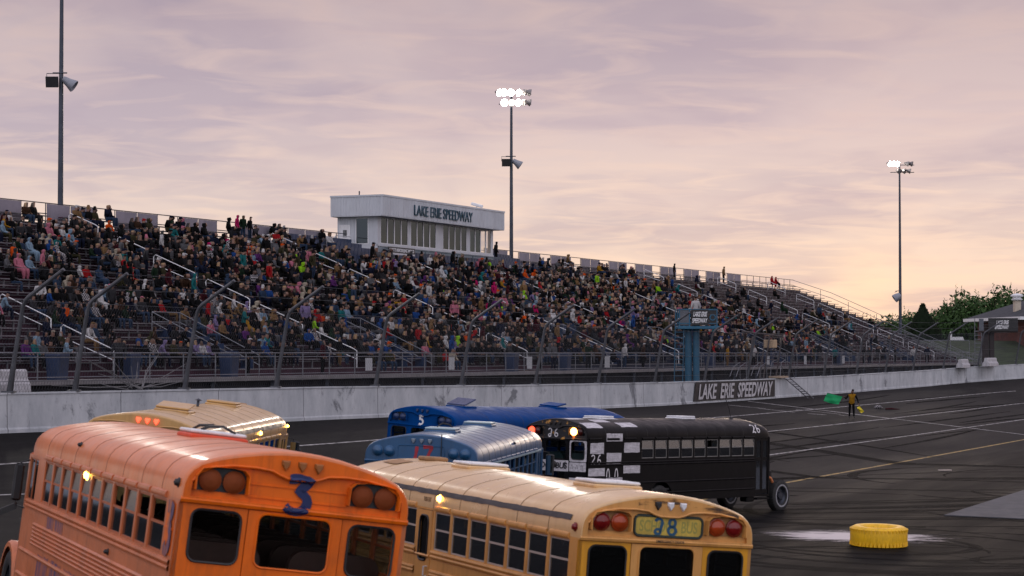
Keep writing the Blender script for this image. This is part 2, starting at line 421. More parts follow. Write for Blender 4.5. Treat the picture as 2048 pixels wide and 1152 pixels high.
LINEY = paint_mat('worn_yellow_line', (.42,.27,.06), .5)
for n_, t0, t1 in ((30.2, 40, 185), (34.25, 40, 195), (38.25, 40, 186)):
    mb = MB(); t = t0
    pts = [(tt, n_ - .0052*max(0, tt-168)**2*.9) for tt in np.arange(t0, t1, 3.)]
    on_track(pts, .13, mb, None); tag(mb.build('lane_line', LINEW), kind='structure')
mb = MB(); on_track([(tt, 26.2 - .0052*max(0, tt-168)**2*.9) for tt in np.arange(60, 200, 3.)], .14, mb, None); tag(mb.build('apron_line', LINEY), kind='structure')
mb = MB(); on_track([(126.6, 41.7), (130.6, 36), (137.3, 26.6), (146, 14)], .32, mb, None, .011); tag(mb.build('finish_line', LINEF), kind='structure')
mb = MB()
for a, b_ in (((122.2, 39.6), (123.9, 37.9)), ((124.6, 37.3), (126, 36.6)), ((121, 41), (123, 39.4)), ((127.5, 36.2), (128.2, 35.9)), ((126.4, 38.6), (128.4, 36.4)), ((129.4, 37.4), (131.4, 34.6))):
    on_track([a, b_], .16, mb, None, .009)
tag(mb.build('grid_marks', LINEF), kind='structure')
# concrete pad by the infield
CONC = mat('pale_concrete', (.065,.065,.073), .85, 0, .25, 1.2, (.04,.04,.045), .6)
mb = MB(); pts = [(70.3, 16.5), (84, 16.6), (96, 10), (80, 4), (69.6, 13.2)]
vs_ = []
for t, n_ in pts: x, y = XY(t, n_); vs_.append((x, y, ground(x, y)+.03))
mb.add(vs_, [(0,1,2,3,4)]); mb.add([(v[0], v[1], v[2]-.2) for v in vs_] + vs_, [(i, (i+1) % 5, 5+(i+1) % 5, 5+i) for i in range(5)])
tag(mb.build('concrete_pad', CONC), kind='structure')
# rubber marks
m, nt, b = nodes('tyre_marks'); o_ = nt.nodes['Material Output']
tr = N(nt, 'ShaderNodeBsdfTransparent'); mx = N(nt, 'ShaderNodeMixShader'); b.inputs['Base Color'].default_value = (.0035,.0035,.004,1); b.inputs['Roughness'].default_value = .8; b.inputs['Specular IOR Level'].default_value = .04
nt.links.new(ramp(nt, noise(nt, .8, 7, .7), [(.30, .25), (.62, .92)]), mx.inputs[0]); nt.links.new(tr.outputs[0], mx.inputs[1]); nt.links.new(b.outputs[0], mx.inputs[2]); nt.links.new(mx.outputs[0], o_.inputs[0])
SKID = m
mb = MB(); rs_ = random.Random(3)
def tp(s): return (lambda u: s*(.25+.75*math.sin(math.pi*min(1, max(0, u)))))
def skid(cx, cy, rad, a0, a1, w, n=14, dr=0.):
    on_track([(cx+(rad+dr*k/n)*math.cos(R(a0+(a1-a0)*k/n)), cy+(rad+dr*k/n)*math.sin(R(a0+(a1-a0)*k/n))) for k in range(n+1)], tp(w), mb, None, .004 + .0004*rs_.random(), 1.5)
for i in range(16):
    skid(rs_.uniform(60, 96), rs_.uniform(10, 26), rs_.uniform(8, 26), (a := rs_.uniform(0, 360)), a+rs_.uniform(30, 70), rs_.uniform(.9, 1.8), 16, rs_.uniform(-3, 3))
for i in range(34):
    skid(rs_.uniform(66, 100), rs_.uniform(8, 22), rs_.uniform(4, 15), (a := rs_.uniform(0, 360)), a+rs_.uniform(40, 110), rs_.uniform(.18, .5), 14, rs_.uniform(-3, 3))
for i in range(26):
    skid(rs_.uniform(50, 62), rs_.uniform(9, 17), rs_.uniform(2.5, 8), (a := rs_.uniform(0, 360)), a+rs_.uniform(50, 150), rs_.uniform(.15, .32), 16, rs_.uniform(-1.5, 1.5))
for i in range(20):   # long streaks straight across the view, where the course bends
    y0 = rs_.uniform(66, 77); x0 = rs_.uniform(4, 12); sl = rs_.uniform(-.05, .22)
    def tn(x, y): return (D_T[0]*x+D_T[1]*y, D_N[0]*x+D_N[1]*y)
    on_track([tn(x0+4*k, y0+sl*4*k+.012*(4*k)**2*rs_.uniform(.8, 1.2)) for k in range(6)], tp(rs_.uniform(.2, .6)), mb, None, .0045)
for i in range(22):
    t0 = rs_.uniform(70, 150); n0 = rs_.uniform(28, 40)
    dn = rs_.uniform(-.06, .06); on_track([(t0+k*4, n0+dn*k*k*.5) for k in range(rs_.randint(5, 10))], tp(rs_.uniform(.2, .4)), mb, None, .0045)
for rad, a0, a1, w_ in ((3.2, 120, 330, .5), (4.4, 150, 300, .45), (5.6, 100, 290, .5), (7.2, 140, 260, .6), (6.4, 200, 340, .4), (9., 150, 250, .55), (8.2, 250, 350, .5)): skid(58.8+rs_.uniform(-.8,.8), 15.4+rs_.uniform(-.8,.8), rad, a0, a1, w_, 24)
tag(mb.build('tyre_marks', SKID), kind='structure')
# splash of white paint round the yellow tyre
m, nt, b = nodes('paint_splash'); o_ = nt.nodes['Material Output']
tr = N(nt, 'ShaderNodeBsdfTransparent'); mx = N(nt, 'ShaderNodeMixShader'); b.inputs['Base Color'].default_value = (.58,.52,.52,1); b.inputs['Roughness'].default_value = .7
tcn = N(nt, 'ShaderNodeTexCoord'); sp = N(nt, 'ShaderNodeVectorMath', operation='LENGTH'); nt.links.new(tcn.outputs['UV'], sp.inputs[0])
nz = noise(nt, 1.3, 9, .78, (.45, 2.6, 1))
ad = N(nt, 'ShaderNodeMath', operation='SUBTRACT'); nt.links.new(nz, ad.inputs[0]); ml = N(nt, 'ShaderNodeMath', operation='MULTIPLY'); nt.links.new(sp.outputs['Value'], ml.inputs[0]); ml.inputs[1].default_value = .38
nt.links.new(ml.outputs[0], ad.inputs[1])
nt.links.new(ramp(nt, ad.outputs[0], [(.20, 0.), (.30, .92)]), mx.inputs[0]); nt.links.new(tr.outputs[0], mx.inputs[1]); nt.links.new(b.outputs[0], mx.inputs[2]); nt.links.new(mx.outputs[0], o_.inputs[0])
def splash(cx, cy, rx, ry, ang):
    mb = MB(); n = 26; vs_ = []; uv = []
    for i in range(n+1):
        for j in range(n+1):
            a, q = i/n*2-1, j/n*2-1; x = cx+a*rx*math.cos(ang)-q*ry*math.sin(ang); y = cy+a*rx*math.sin(ang)+q*ry*math.cos(ang)
            vs_.append((x, y, ground(x, y)+.012)); uv.append((a, q))
    fs = [(i*(n+1)+j, (i+1)*(n+1)+j, (i+1)*(n+1)+j+1, i*(n+1)+j+1) for i in range(n) for j in range(n)]
    mb.add(vs_, fs); o = mb.build('paint_splash', m); u = o.data.uv_layers.new(name='UV')
    for l in o.data.loops: u.data[l.index].uv = uv[l.vertex_index]
    tag(o, kind='structure')
splash(9.75, 62.2, 3.0, 2.4, .1)
# ------------------------------------------------------------------ school buses
PROF = [(1.22,2.50), (1.22,2.60), (1.212,2.68), (1.19,2.755), (1.14,2.83), (1.06,2.895), (.94,2.945), (.80,2.99), (.62,3.035), (.42,3.075), (.21,3.10), (0,3.112)]
PL = [0.]
for a, b_ in zip(PROF[:-1], PROF[1:]): PL.append(PL[-1]+math.hypot(b_[0]-a[0], b_[1]-a[1]))
def side_pt(s, off=0., sy=1):
    """point of the cross-section s metres up the side (skirt at .55, then over the roof); returns y, z"""
    if s <= 2.5: return sy*(1.22+off), s
    q = min(s-2.5, PL[-1]-1e-4); i = 0
    while PL[i+1] < q: i += 1
    f = (q-PL[i])/(PL[i+1]-PL[i]); y = PROF[i][0]+(PROF[i+1][0]-PROF[i][0])*f; z = PROF[i][1]+(PROF[i+1][1]-PROF[i][1])*f
    dy, dz_ = PROF[i+1][0]-PROF[i][0], PROF[i+1][1]-PROF[i][1]; l = math.hypot(dy, dz_)
    return sy*(y + dz_/l*off), z - dy/l*off
FULL = [(y, z) for y, z in PROF] + [(-y, z) for y, z in PROF[::-1][1:]]
P_ = .711
# window sash shared by every bus: local origin at the sash centre, x along the bus, y outwards
def sash_mesh(w=.625, h=.555, split=True, open_top=False, tilt=True):
    mb = MB(); e = .022
    mb.box(-w/2, w/2, -.012, .012, -h/2, -h/2+e); mb.box(-w/2, w/2, -.012, .012, h/2-e, h/2)
    mb.box(-w/2, -w/2+e, -.012, .012, -h/2+e, h/2-e); mb.box(w/2-e, w/2, -.012, .012, -h/2+e, h/2-e)
    if split: mb.box(-w/2+e, w/2-e, -.014, .014, .005, .034)
    pn = MB()
    pn.box(-w/2+e, w/2-e, -.003, .003, -h/2+e, .005 if split else h/2-e)
    if split and not open_top: pn.add([(x, y, z) for x in (-w/2+e, w/2-e) for y0, z in ((.006, .034), (-.012 if tilt else .006, h/2-e)) for y in (y0, y0+.005)], [(0,1,3,2), (4,6,7,5), (0,4,5,1), (2,3,7,6), (0,2,6,4), (1,5,7,3)], 1 if tilt else 0)
    return mb, pn
_sash = {}
def get_sash(split, open_top, tilt):
    key = (split, open_top, tilt)
    if key not in _sash:
        mb, pn = sash_mesh(split=split, open_top=open_top, tilt=tilt); a = mb.build('window', WHITEP); b_ = pn.build('pane', [BUSGLASS, UPPERGLASS])
        _sash[key] = (a.data, b_.data); bpy.data.objects.remove(a); bpy.data.objects.remove(b_)
    return _sash[key]
def omat(o, m, i=0):
    o.material_slots[i].link = 'OBJECT'; o.material_slots[i].material = m
def seat_mesh():
    mb = MB()
    mb.bbox(0, .42, -.5, .5, .38, .52, .04)
    prof = rrect(-.5, .5, .4, 1.12, .16, 4)
    mb.plate(prof, [], lambda a, z, d: (-.02-.10*d - (z-.4)*.12, a, z), 1.)
    mb.tube([(.1, .35, 0), (.1, .35, .4)], .02); mb.tube([(.35, .35, 0), (.35, .35, .4)], .02)
    return mb
_sm = seat_mesh().build('seat', SEATV); SEAT_ME = _sm.data; bpy.data.objects.remove(_sm)
def wheel_parts(parent, loc, side, rimcol, wide=.26, name='wheel', ring=None):
    M0 = Matrix.Rotation(R(90), 4, 'X')
    mb = MB(); r0 = .29; w = wide/2
    mb.lathe([(r0, -w*.8), (r0+.05, -w), (.47, -w*1.0), (.515, -w*.8), (.525, -w*.3), (.525, w*.3), (.515, w*.8), (.47, w), (r0+.05, w), (r0, w*.8)], 36, 0, M0)
    for k in range(36):
        q = 2*math.pi*k/36; mb.box(-.012, .012, -w*.75, w*.75, .52, .535, 0, Matrix.Rotation(q, 4, 'Y'))
    wh = empty(name, None, None, loc); wh.parent = parent
    mb.build('tyre', RUBBER, wh)
    rm = MB(); rm.lathe([(.30, -w*.7), (.29, -w*.5), (.25, -w*.2), (.14, -w*.3), (.12, -w*.7), (.001, -w*.72)], 28, 0, M0)
    rm.lathe([(.30, w*.7), (.29, w*.5), (.25, w*.2), (.14, w*.3), (.12, w*.7), (.001, w*.72)], 28, 0, M0)
    for k in range(8):
        q = 2*math.pi*k/8; rm.tube([(.19*math.cos(q), -w*.25, .19*math.sin(q)), (.19*math.cos(q), -w*.42, .19*math.sin(q))], .014, 6)
        rm.tube([(.19*math.cos(q), w*.25, .19*math.sin(q)), (.19*math.cos(q), w*.42, .19*math.sin(q))], .014, 6)
    rm.build('rim', rimcol, wh)
    if ring:
        g = MB(); 
        for s in (-1, 1): g.lathe([(.33, s*(w+.004)), (.385, s*(w+.006))], 40, 0, M0)
        g.build('sidewall_ring', ring, wh)
    return wh

def make_bus(key, name, label, c, o):
    """c = dict of materials body, roof, rear, trim, sash; o = options"""
    root = empty(name, label, 'bus', group='school buses racing on the track')
    root.matrix_world = pose_matrix(POSE[key])
    L = o.get('L', 10.0); body = c['body']
    # --- side panels with window openings
    lu = o.get('left', [(.25+P_*k, 0) for k in range(12)]); ru = o.get('right', [(.25+P_*k, 0) for k in range(12)])
    unit_w = o.get('unit_w', {})
    sd = MB()
    for sy, units in ((1, lu), (-1, ru)):
        arch = [(WX_R + .66*math.cos(R(a)), .55 + .62*math.sin(R(a))) for a in range(180, -1, -15)]
        outer = [(0,.55)] + arch + [(L,.55), (L,2.5), (0,2.5)]
        holes = []
        for k, u in enumerate(units):
            if u[1] < 0: continue
            w = u[2] if len(u) > 2 else .625
            holes.append([(u[0]+.043, 1.9), (u[0]+.043+w, 1.9), (u[0]+.043+w, 2.458), (u[0]+.043, 2.458)])
        if sy == 1 and 'edoor' in o:
            x = o['edoor']; holes.append([(x, .9), (x+.62, .9), (x+.62, 2.47), (x, 2.47)])
        if sy == 1: holes.append([(L-.86, 1.86), (L-.12, 1.86), (L-.12, 2.458), (L-.86, 2.458)])
        if sy == -1: holes.append([(L-.86, .62), (L-.08, .62), (L-.08, 2.458), (L-.86, 2.458)])
        sd.plate(outer, holes, lambda x, z, d, sy=sy: (x, sy*(1.22-d), z), .045)
        for k, u in enumerate(units):    # raised drip pad over every window
            w = u[2] if len(u) > 2 else .625
            sd.loft([[(u[0]+.05+e, sy*(1.22+y), z) for z, y in ((2.472, 0), (2.478, .022), (2.50, .03), (2.535, .022), (2.55, 0))] for e in (0, w-.014)], 0, False, False, True)
            for e in (0, w-.014): sd.add([(u[0]+.05+e, sy*(1.22+y), z) for z, y in ((2.472, 0), (2.478, .022), (2.50, .03), (2.535, .022), (2.55, 0))], [(0,1,2,3,4)])
        x1 = o.get('edoor', L-.9 if sy == -1 else L-.2)
        segs = [(.1, x1-.03)] + ([(x1+.66, L-.1)] if 'edoor' in o and sy == 1 else [])
        if 'edoor' in o and sy == -1: segs = [(.1, L-.9)]
        for z in o.get('rails', (1.795, 1.725)) + (1.16, .82):
            for a, b_ in segs: sd.loft([[(x, sy*(1.22+y), z+dz_) for dz_, y in ((-.03, 0), (-.024, .018), (0, .026), (.024, .018), (.03, 0))] for x in (a, b_)], 0, False, False, True)
        for z in o.get('flutes', ()):
            sd.loft([[(x, sy*(1.22+y), z+dz_) for dz_, y in ((-.026, 0), (-.014, .022), (.004, .026), (.026, 0))] for x in (1.3, L-1.15)], 0, False, False, True)
    # skirt edge and front cowl
    sd.box(0, L, -1.17, 1.17, .90, .95, 1)
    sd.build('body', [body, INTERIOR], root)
    # --- roof, domed at the front, with raised seams
    rf = MB(); secs = []
    def sec(x, k, dz_): return [(x, y*k, 2.5+(z-2.5)*dz_) for y, z in FULL]
    secs += [sec(-.035, .985, .93), sec(-.03, .992, .965), sec(.0, .998, .99), sec(.05, 1, 1)]
    x = o.get('seam0', .9)
    seams = []
    while x < L-.7:
        secs.append(sec(x, 1, 1)); seams.append(x); x += o.get('seam', 1.07)
    secs += [sec(L-.62, 1, 1), sec(L-.36, .995, .975), sec(L-.16, .985, .90), sec(L-.03, .96, .78), sec(L+.03, .94, .62), sec(L+.03, .93, .0)]
    rf.loft(secs, 0, False, False, True)
    rf.loft([[(x, y*.965, 2.5+(z-2.5)*.93) for y, z in FULL] for x in (.08, L-.35)], 1, False, False, True)
    rf_ = rf.build('roof', [c['roof'], INTERIOR], root, sharp=40)
    for x in seams:
        sm_ = MB(); sm_.loft([[(xx, y*(1+e*.0018), z+e*.0025) for y, z in FULL] for xx, e in ((x-.012, -1), (x-.010, 1), (x+.010, 1), (x+.012, -1))], 0, False, False, False)
        sm_.build('seam', mat(key+'_seam_grime', tuple(x*.42 for x in c['seamc']), .6, 0, .3, 3), rf_)
    # --- rear cap: brow with the moustache-shaped recess
    rc = MB()
    rim = [(y*.985, 2.5+(z-2.5)*.93) for y, z in FULL]
    if o.get('brow', True):
        half = [(1.13,2.54), (1.12,2.70), (1.06,2.79), (.93,2.86), (.72,2.895), (.478,2.90), (.30,2.885), (.22,2.85), (.135,2.825), (0,2.822)]
        rec = half + [(-y, z) for y, z in half[::-1][1:]]
        rc.plate(rim, [rec], lambda y, z, d: (-.035+d, y, z), .10)
        rc.plate([(y*1.01, z) for y, z in rec], [], lambda y, z, d: (.012+d, y, z), .03)
        # rolled lower lip of the brow
        rc.tube([(-.036, y, z) for y, z in rec[1:-1]], .014, 6)
    else:
        rc.plate(rim, [], lambda y, z, d: (-.03+d, y, z), .09)
        rc.tube([(-.032, y, z) for y, z in rrect(-.5, .5, 2.58, 2.86, .04)], .010, 5, closed=True)
    rc.loft([[(xx, y, 2.5+zz) for zz, xx in ((-.03, -.005), (-.02, -.035), (.01, -.045), (.03, -.03), (.035, -.005))] for y in (-1.22, 1.22)], 0, False, False, True)
    rc.build('rear_cap', c.get('cap', c['rear']), root)
    global CAP_BVH
    CAP_BVH = BVHTree.FromPolygons([Vector(v) for v in rc.v], rc.f)
    # --- rear wall with windows each side of the door
    rw = MB(); wl = rrect(.56, 1.08, 1.89, 2.42, .09); wr = rrect(-1.10, -.60, 1.89, 2.42, .09)
    door = [(.50,.75), (-.52,.75), (-.52,2.475), (.50,2.475)]
    rw.plate([(1.22,.55), (1.22,2.475), (-1.22,2.475), (-1.22,.55)], [wl, wr, door], lambda y, z, d: (d, y, z), .045)
    rw.build('rear_wall', [c['rear']], root)
    for w in (wl, wr):
        g = MB(); g.tube([(-.006, y, z) for y, z in w], .014, 5, closed=True); f = g.build('rear_window', c.get('gasket', BLACK), root)
        if o.get('rear_glass', True): g = MB(); g.plate(w, [], lambda y, z, d: (.018+d, y, z), .005); g.build('pane', DARKGLASS, f)
    dw = rrect(-.40, .385, 1.89, 2.44, .09); dr = MB()
    dr.plate([(.492,.76), (-.512,.76), (-.512,2.466), (.492,2.466)], [dw, rrect(-.36, .345, 1.0, 1.5, .07)], lambda y, z, d: (-.008+d, y, z), .04)
    dr.tube([(-.012, y, z) for y, z in dw], .013, 5, closed=True)
    d_ = dr.build('rear_door', c.get('door', c['rear']), root)
    if o.get('rear_glass', True): g = MB(); g.plate(dw, [], lambda y, z, d: (.014+d, y, z), .005); g.build('pane', DARKGLASS, d_)
    g = MB(); g.plate(rrect(-.36, .345, 1.0, 1.5, .07), [], lambda y, z, d: (.014+d, y, z), .005); g.build('pane', DARKGLASS, d_)
    h = MB(); h.tube([(-.01, -.40, 1.62), (-.07, -.40, 1.62), (-.07, -.40, 1.80), (-.01, -.40, 1.80)], .014, 6); h.build('handle', DARKSTEEL, d_)
    bp = MB(); bp.bbox(-.22, 0, -1.2, 1.2, .42, .72, .04); bp.build('rear_bumper', BLACK, root)
    # --- warning lamps in hooded pods
    for sy in (1, -1):
        pod = MB(); yc = .81*sy
        if o.get('pods', True):
            arch = [(sy*y, z) for y, z in ((1.085,2.615), (1.085,2.76), (1.03,2.835), (.90,2.862), (.72,2.868), (.60,2.85), (.55,2.80), (.545,2.615))]
            pod.loft([[(xx, y + (y-yc)*k, z + k*.06) for y, z in arch] for xx, k in ((.012, -.06), (-.085, 0.), (-.087, .05), (.012, .06))], 0, False, False, True)
            pod.plate(arch, [], lambda y, z, d: (.010-d, y, z), .010, 1)
        for j, yy in enumerate((.94, .69)):
            lens = MB(); r = .105; ML = Matrix.Translation((.0 if o.get('pods', True) else -.03, yy*sy, 2.725)) @ Matrix.Rotation(R(-90), 4, 'Y')
            bul = o.get('bulge', .05)
            lens.lathe([(r+.012, 0), (r+.012, .03), (r, .034), (r*.9, .034+bul*.35), (r*.6, .034+bul*.75), (.001, .034+bul)], 20, 0, ML)
            lm = c['lens'](sy, j)
            lens.build('warning_lamp', lm, root)
        if o.get('pods', True): pod.build('lamp_hood', [c.get('hood', c['rear']), c.get('podback', c['rear'])], root)
    for j, yy in enumerate((.177, 0, -.177)):
        cl = MB(); ML = Matrix.Translation((-.02, yy, 2.955)) @ Matrix.Rotation(R(-90), 4, 'Y')
        cl.loft([[(sx*k*.055, sy_*k, h) for sx, sy_ in ((1,-.045), (1,.045), (.2,.045), (-1,.0), (.2,-.045))] for k, h in ((1,0), (1,.03), (.7,.055))], 0, True, True, False, ML)
        cl.build('clearance_lamp', c['clear'](j), root)
    # --- windows
    for sy, units in ((1, lu), (-1, ru)):
        for u in units:
            if u[1] < 0: continue
            fr, pn = get_sash(u[1] != 3, u[1] == 1, o.get('tilt', False))
            w = u[2] if len(u) > 2 else .625
            f = link('window', fr, root, (u[0]+.043+w/2, sy*1.195, 2.179)); f.scale = (w/.625, sy, 1); omat(f, c['sash'])
            link('pane', pn, f)
    f = MB(); f.box(L-.86, L-.12, -.012, .012, 1.86, 1.885); f.box(L-.86, L-.12, -.012, .012, 2.435, 2.458); f.box(L-.5, L-.47, -.012, .012, 1.885, 2.435)
    f = f.build('driver_window', c['sash'], root, (0, 1.195, 0)); g = MB(); g.box(L-.85, L-.13, -.003, .003, 1.88, 2.44); g.build('pane', BUSGLASS, f)
    # folding entrance door (right side)
    dmb = MB()
    for x0 in (L-.85, L-.465):
        dmb.plate([(x0,.64), (x0+.375,.64), (x0+.375,2.45), (x0,2.45)], [[(x0+.06,.78), (x0+.315,.78), (x0+.315,1.72), (x0+.06,1.72)], [(x0+.06,1.84), (x0+.315,1.84), (x0+.315,2.39), (x0+.06,2.39)]], lambda x, z, d: (x, -1.205+d, z), .03)
    d_ = dmb.build('entrance_door', c['body'], root); g = MB()
    for x0 in (L-.85, L-.465):
        for z0, z1 in ((.77, 1.73), (1.83, 2.40)): g.box(x0+.05, x0+.325, -1.195, -1.19, z0, z1)
    g.build('pane', BUSGLASS, d_)
    # emergency side door
    if 'edoor' in o:
        x = o['edoor']; e = MB(); hw = rrect(x+.13, x+.50, 1.72, 2.38, .10)
        e.plate([(x+.008,.91), (x+.612,.91), (x+.612,2.462), (x+.008,2.462)], [hw], lambda a, z, d: (a, 1.232-d, z), .05)
        for z in (1.795, 1.16): e.tube([(x+.02, 1.235, z), (x+.60, 1.235, z)], .022, 6)
        d_ = e.build('emergency_door', body, root)
        g = MB(); g.plate(hw, [], lambda a, z, d: (a, 1.215-d, z), .005); g.build('pane', DARKGLASS, d_)
        g = MB(); g.tube([(a, 1.236, z) for a, z in hw], .016, 5, closed=True); g.build('gasket', BLACK, d_)
        g = MB(); g.tube([(x+.10, 1.23, 1.50), (x+.10, 1.28, 1.50), (x+.10, 1.28, 1.64), (x+.10, 1.23, 1.64)], .013, 6); g.build('handle', WHITEPIPE, d_)
    # seats
    for k in range(11):
        for sy in (.66, -.66):
            s = link('seat', SEAT_ME, root, (.75+k*.74, sy, .95)); omat(s, o.get('seatm', SEATV))
    # windscreen frame, cowl and bonnet
    ws = MB(); ws.plate([(1.2,.9), (1.2,2.52), (-1.2,2.52), (-1.2,.9)], [rrect(-1.12, -.03, 1.7, 2.42, .06), rrect(.03, 1.12, 1.7, 2.42, .06)], lambda y, z, d: (L-.045+d, y, z), .045)
    w_ = ws.build('windscreen', body, root); g = MB(); g.plate(rrect(-1.11, 1.11, 1.71, 2.41, .06), [], lambda y, z, d: (L-.03+d, y, z), .005); g.build('pane', BUSGLASS, w_)
    if o.get('bonnet', True):
        bn_ = MB(); rings = []
        for x, w, z1 in ((L, 1.02, 1.72), (L+.5, .98, 1.66), (L+1.2, .90, 1.56), (L+1.55, .84, 1.42), (L+1.62, .80, 1.25)):
            rings.append([(x, -w, .85), (x, -w, z1-.22), (x, -w*.93, z1-.08), (x, -w*.75, z1), (x, w*.75, z1), (x, w*.93, z1-.08), (x, w, z1-.22), (x, w, .85)])
        bn_.loft(rings, 0, True, True, True); bn_.build('bonnet', body, root)
        for sy in (1, -1):
            fd = MB(); fd.loft([[(WX_F+.68*math.cos(R(a))*k, sy*y, .52+.66*math.sin(R(a))*k) for a in range(200, -21, -20)] for y, k in ((.82, 1.), (1.16, 1.), (1.20, .96), (1.20, .86))], 0, False, False, True)
            fd.build('fender', body, root)
            hl = MB(); hl.lathe([(.001, .04), (.07, .03), (.10, 0), (.115, -.03)], 20, 0, Matrix.Translation((L+1.64, .56*sy, 1.05)) @ Matrix.Rotation(R(90), 4, 'Y')); hl.build('headlight', WHITEP, root)
        fb = MB(); fb.bbox(L+1.72, L+1.88, -1.18, 1.18, .42, .74, .04); fb.build('front_bumper', BLACK, root)
    for wx in (WX_R, WX_F):
        for sy in (1, -1):
            wheel_parts(root, (wx, sy*(1.05 if wx == WX_R else 1.03), .525), sy, c.get('rim', DARKSTEEL), .30, ring=c.get('ring') if wx == WX_F else None)
    ch = MB(); ch.box(-.1, L+1.6, -.45, -.33, .55, .78); ch.box(-.1, L+1.6, .33, .45, .55, .78); ch.tube([(WX_R, -1, .525), (WX_R, 1, .525)], .09, 8); ch.tube([(WX_F, -1, .525), (WX_F, 1, .525)], .06, 8)
    ch.box(1.4, 2.6, -1.0, -.5, .5, .85); ch.build('chassis', DARKSTEEL, root)
    # roof hatches
    for x, kind, hm, bm in o.get('hatches', ()):
        hb = MB(); hb.bbox(x-.36, x+.36, -.36, .36, 3.07, 3.135, .02); h = hb.build('roof_hatch', bm, root)
        ld = MB(); ang = {'flat': 0, 'tilt': 7, 'open': 16}[kind]
        ML = Matrix.Translation((x-.33, 0, 3.14)) @ Matrix.Rotation(R(-ang), 4, 'Y')
        ld.bbox(0, .68, -.34, .34, 0, .045, .015, 0, ML)
        ld.build('lid', hm, h)
    return root
def cap_pt(y0, z0, lift=.005):
    def f(a, b_):
        h = CAP_BVH.ray_cast(Vector((-1, y0-a, z0+b_)), Vector((1, 0, 0)))
        return ((h[0].x if h[0] is not None else 0.)-lift, y0-a, z0+b_)
    return f
def side_patch(mb, x0, x1, s0, s1, sy, off=.004, mi=0, wob=.02, nx=6):
    """paint on the side or roof between two girths, with brushed uneven edges"""
    ns = max(2, int((s1-s0)/.08)+1); vs_ = []
    for i in range(nx+1):
        for j in range(ns+1):
            x = x0+(x1-x0)*i/nx; s = s0+(s1-s0)*j/ns
            if j in (0, ns): s += random.uniform(-wob, wob)
            if i in (0, nx): x += random.uniform(-wob, wob)
            y, z = side_pt(s, off, sy); vs_.append((x, y, z))
    mb.add(vs_, [(i*(ns+1)+j, i*(ns+1)+j+1, (i+1)*(ns+1)+j+1, (i+1)*(ns+1)+j) for i in range(nx) for j in range(ns)], mi, True)
# ------------------------------------------------------------------ the six buses
def paint(name, c, rough=.34, dirt=(.10,.06,.04), amt=.35, coat=.28, var=.08, scale=1.3, spec=None): return mat(name, c, rough, 0, var, scale, dirt, amt, coat=coat, spec=spec)
AMBER_ON = emit('lit_amber_lamp', (1.,.50,.08), 14.)
RED_ON = emit('lit_red_lamp', (1.,.07,.03), 3.2)
ORANGE_ON = emit('lit_orange_lamp', (1.,.36,.08), 16.)
REDL = mat('red_lens', (.16,.008,.008), .15, 0, .2, 6); AMBL = mat('amber_lens', (.34,.045,.01), .15, 0, .2, 6)
def rearpt(y0, z0, x): return lambda a, b: (x, y0-a, z0+b)
M_REAR = lambda x, y, z: Matrix(((0,0,-1,x), (-1,0,0,y), (0,1,0,z), (0,0,0,1)))
M_RIGHT = lambda x, y, z: Matrix(((1,0,0,x), (0,0,-1,y), (0,1,0,z), (0,0,0,1)))
def side_lamp(root, x, z, sy, m, r=.04):
    y, zz = side_pt(z, 0, sy); mb = MB()
    mb.lathe([(r*1.3, 0), (r*1.3, .012), (r, .016), (r*.8, .045), (.001, .06)], 12, 0, Matrix.Translation((x, y, zz)) @ Matrix.Rotation(R(-90*sy), 4, 'X'))
    mb.build('marker_lamp', m, root)
def mirror(root, L, sy, tilt=0.):
    mb = MB(); mb.tube([(L-.02, sy*1.18, 2.42), (L+.20, sy*1.34, 2.38), (L+.20, sy*1.36, 1.75), (L-.02, sy*1.18, 1.72)], .014, 6)
    m_ = mb.build('mirror', BLACK, root)
    h = MB(); h.bbox(-.05, .05, -.11, .11, -.28, .28, .03, 0, Matrix.Translation((L+.19, sy*1.38, 2.06)) @ Matrix.Rotation(R(sy*14+tilt), 4, 'Z')); h.build('mirror_head', BLACK, m_)
    g = MB(); g.box(-.056, -.052, -.09, .09, -.25, .25, 0, Matrix.Translation((L+.19, sy*1.38, 2.06)) @ Matrix.Rotation(R(sy*14+tilt), 4, 'Z')); g.build('mirror_glass', mat('mirror_glass', (.5,.55,.55), .05, 1., .02), m_)
    cr = MB(); cr.tube([(L+.6, sy*.9, 1.55), (L+.7, sy*1.25, 1.85), (L+.75, sy*1.35, 2.0)], .012, 6); cr.lathe([(.001,-.05), (.08,-.04), (.11,0), (.08,.03), (.001,.04)], 14, 0, Matrix.Translation((L+.76, sy*1.37, 2.06)) @ Matrix.Rotation(R(90), 4, 'Y')); cr.build('crossover_mirror', BLACK, m_)

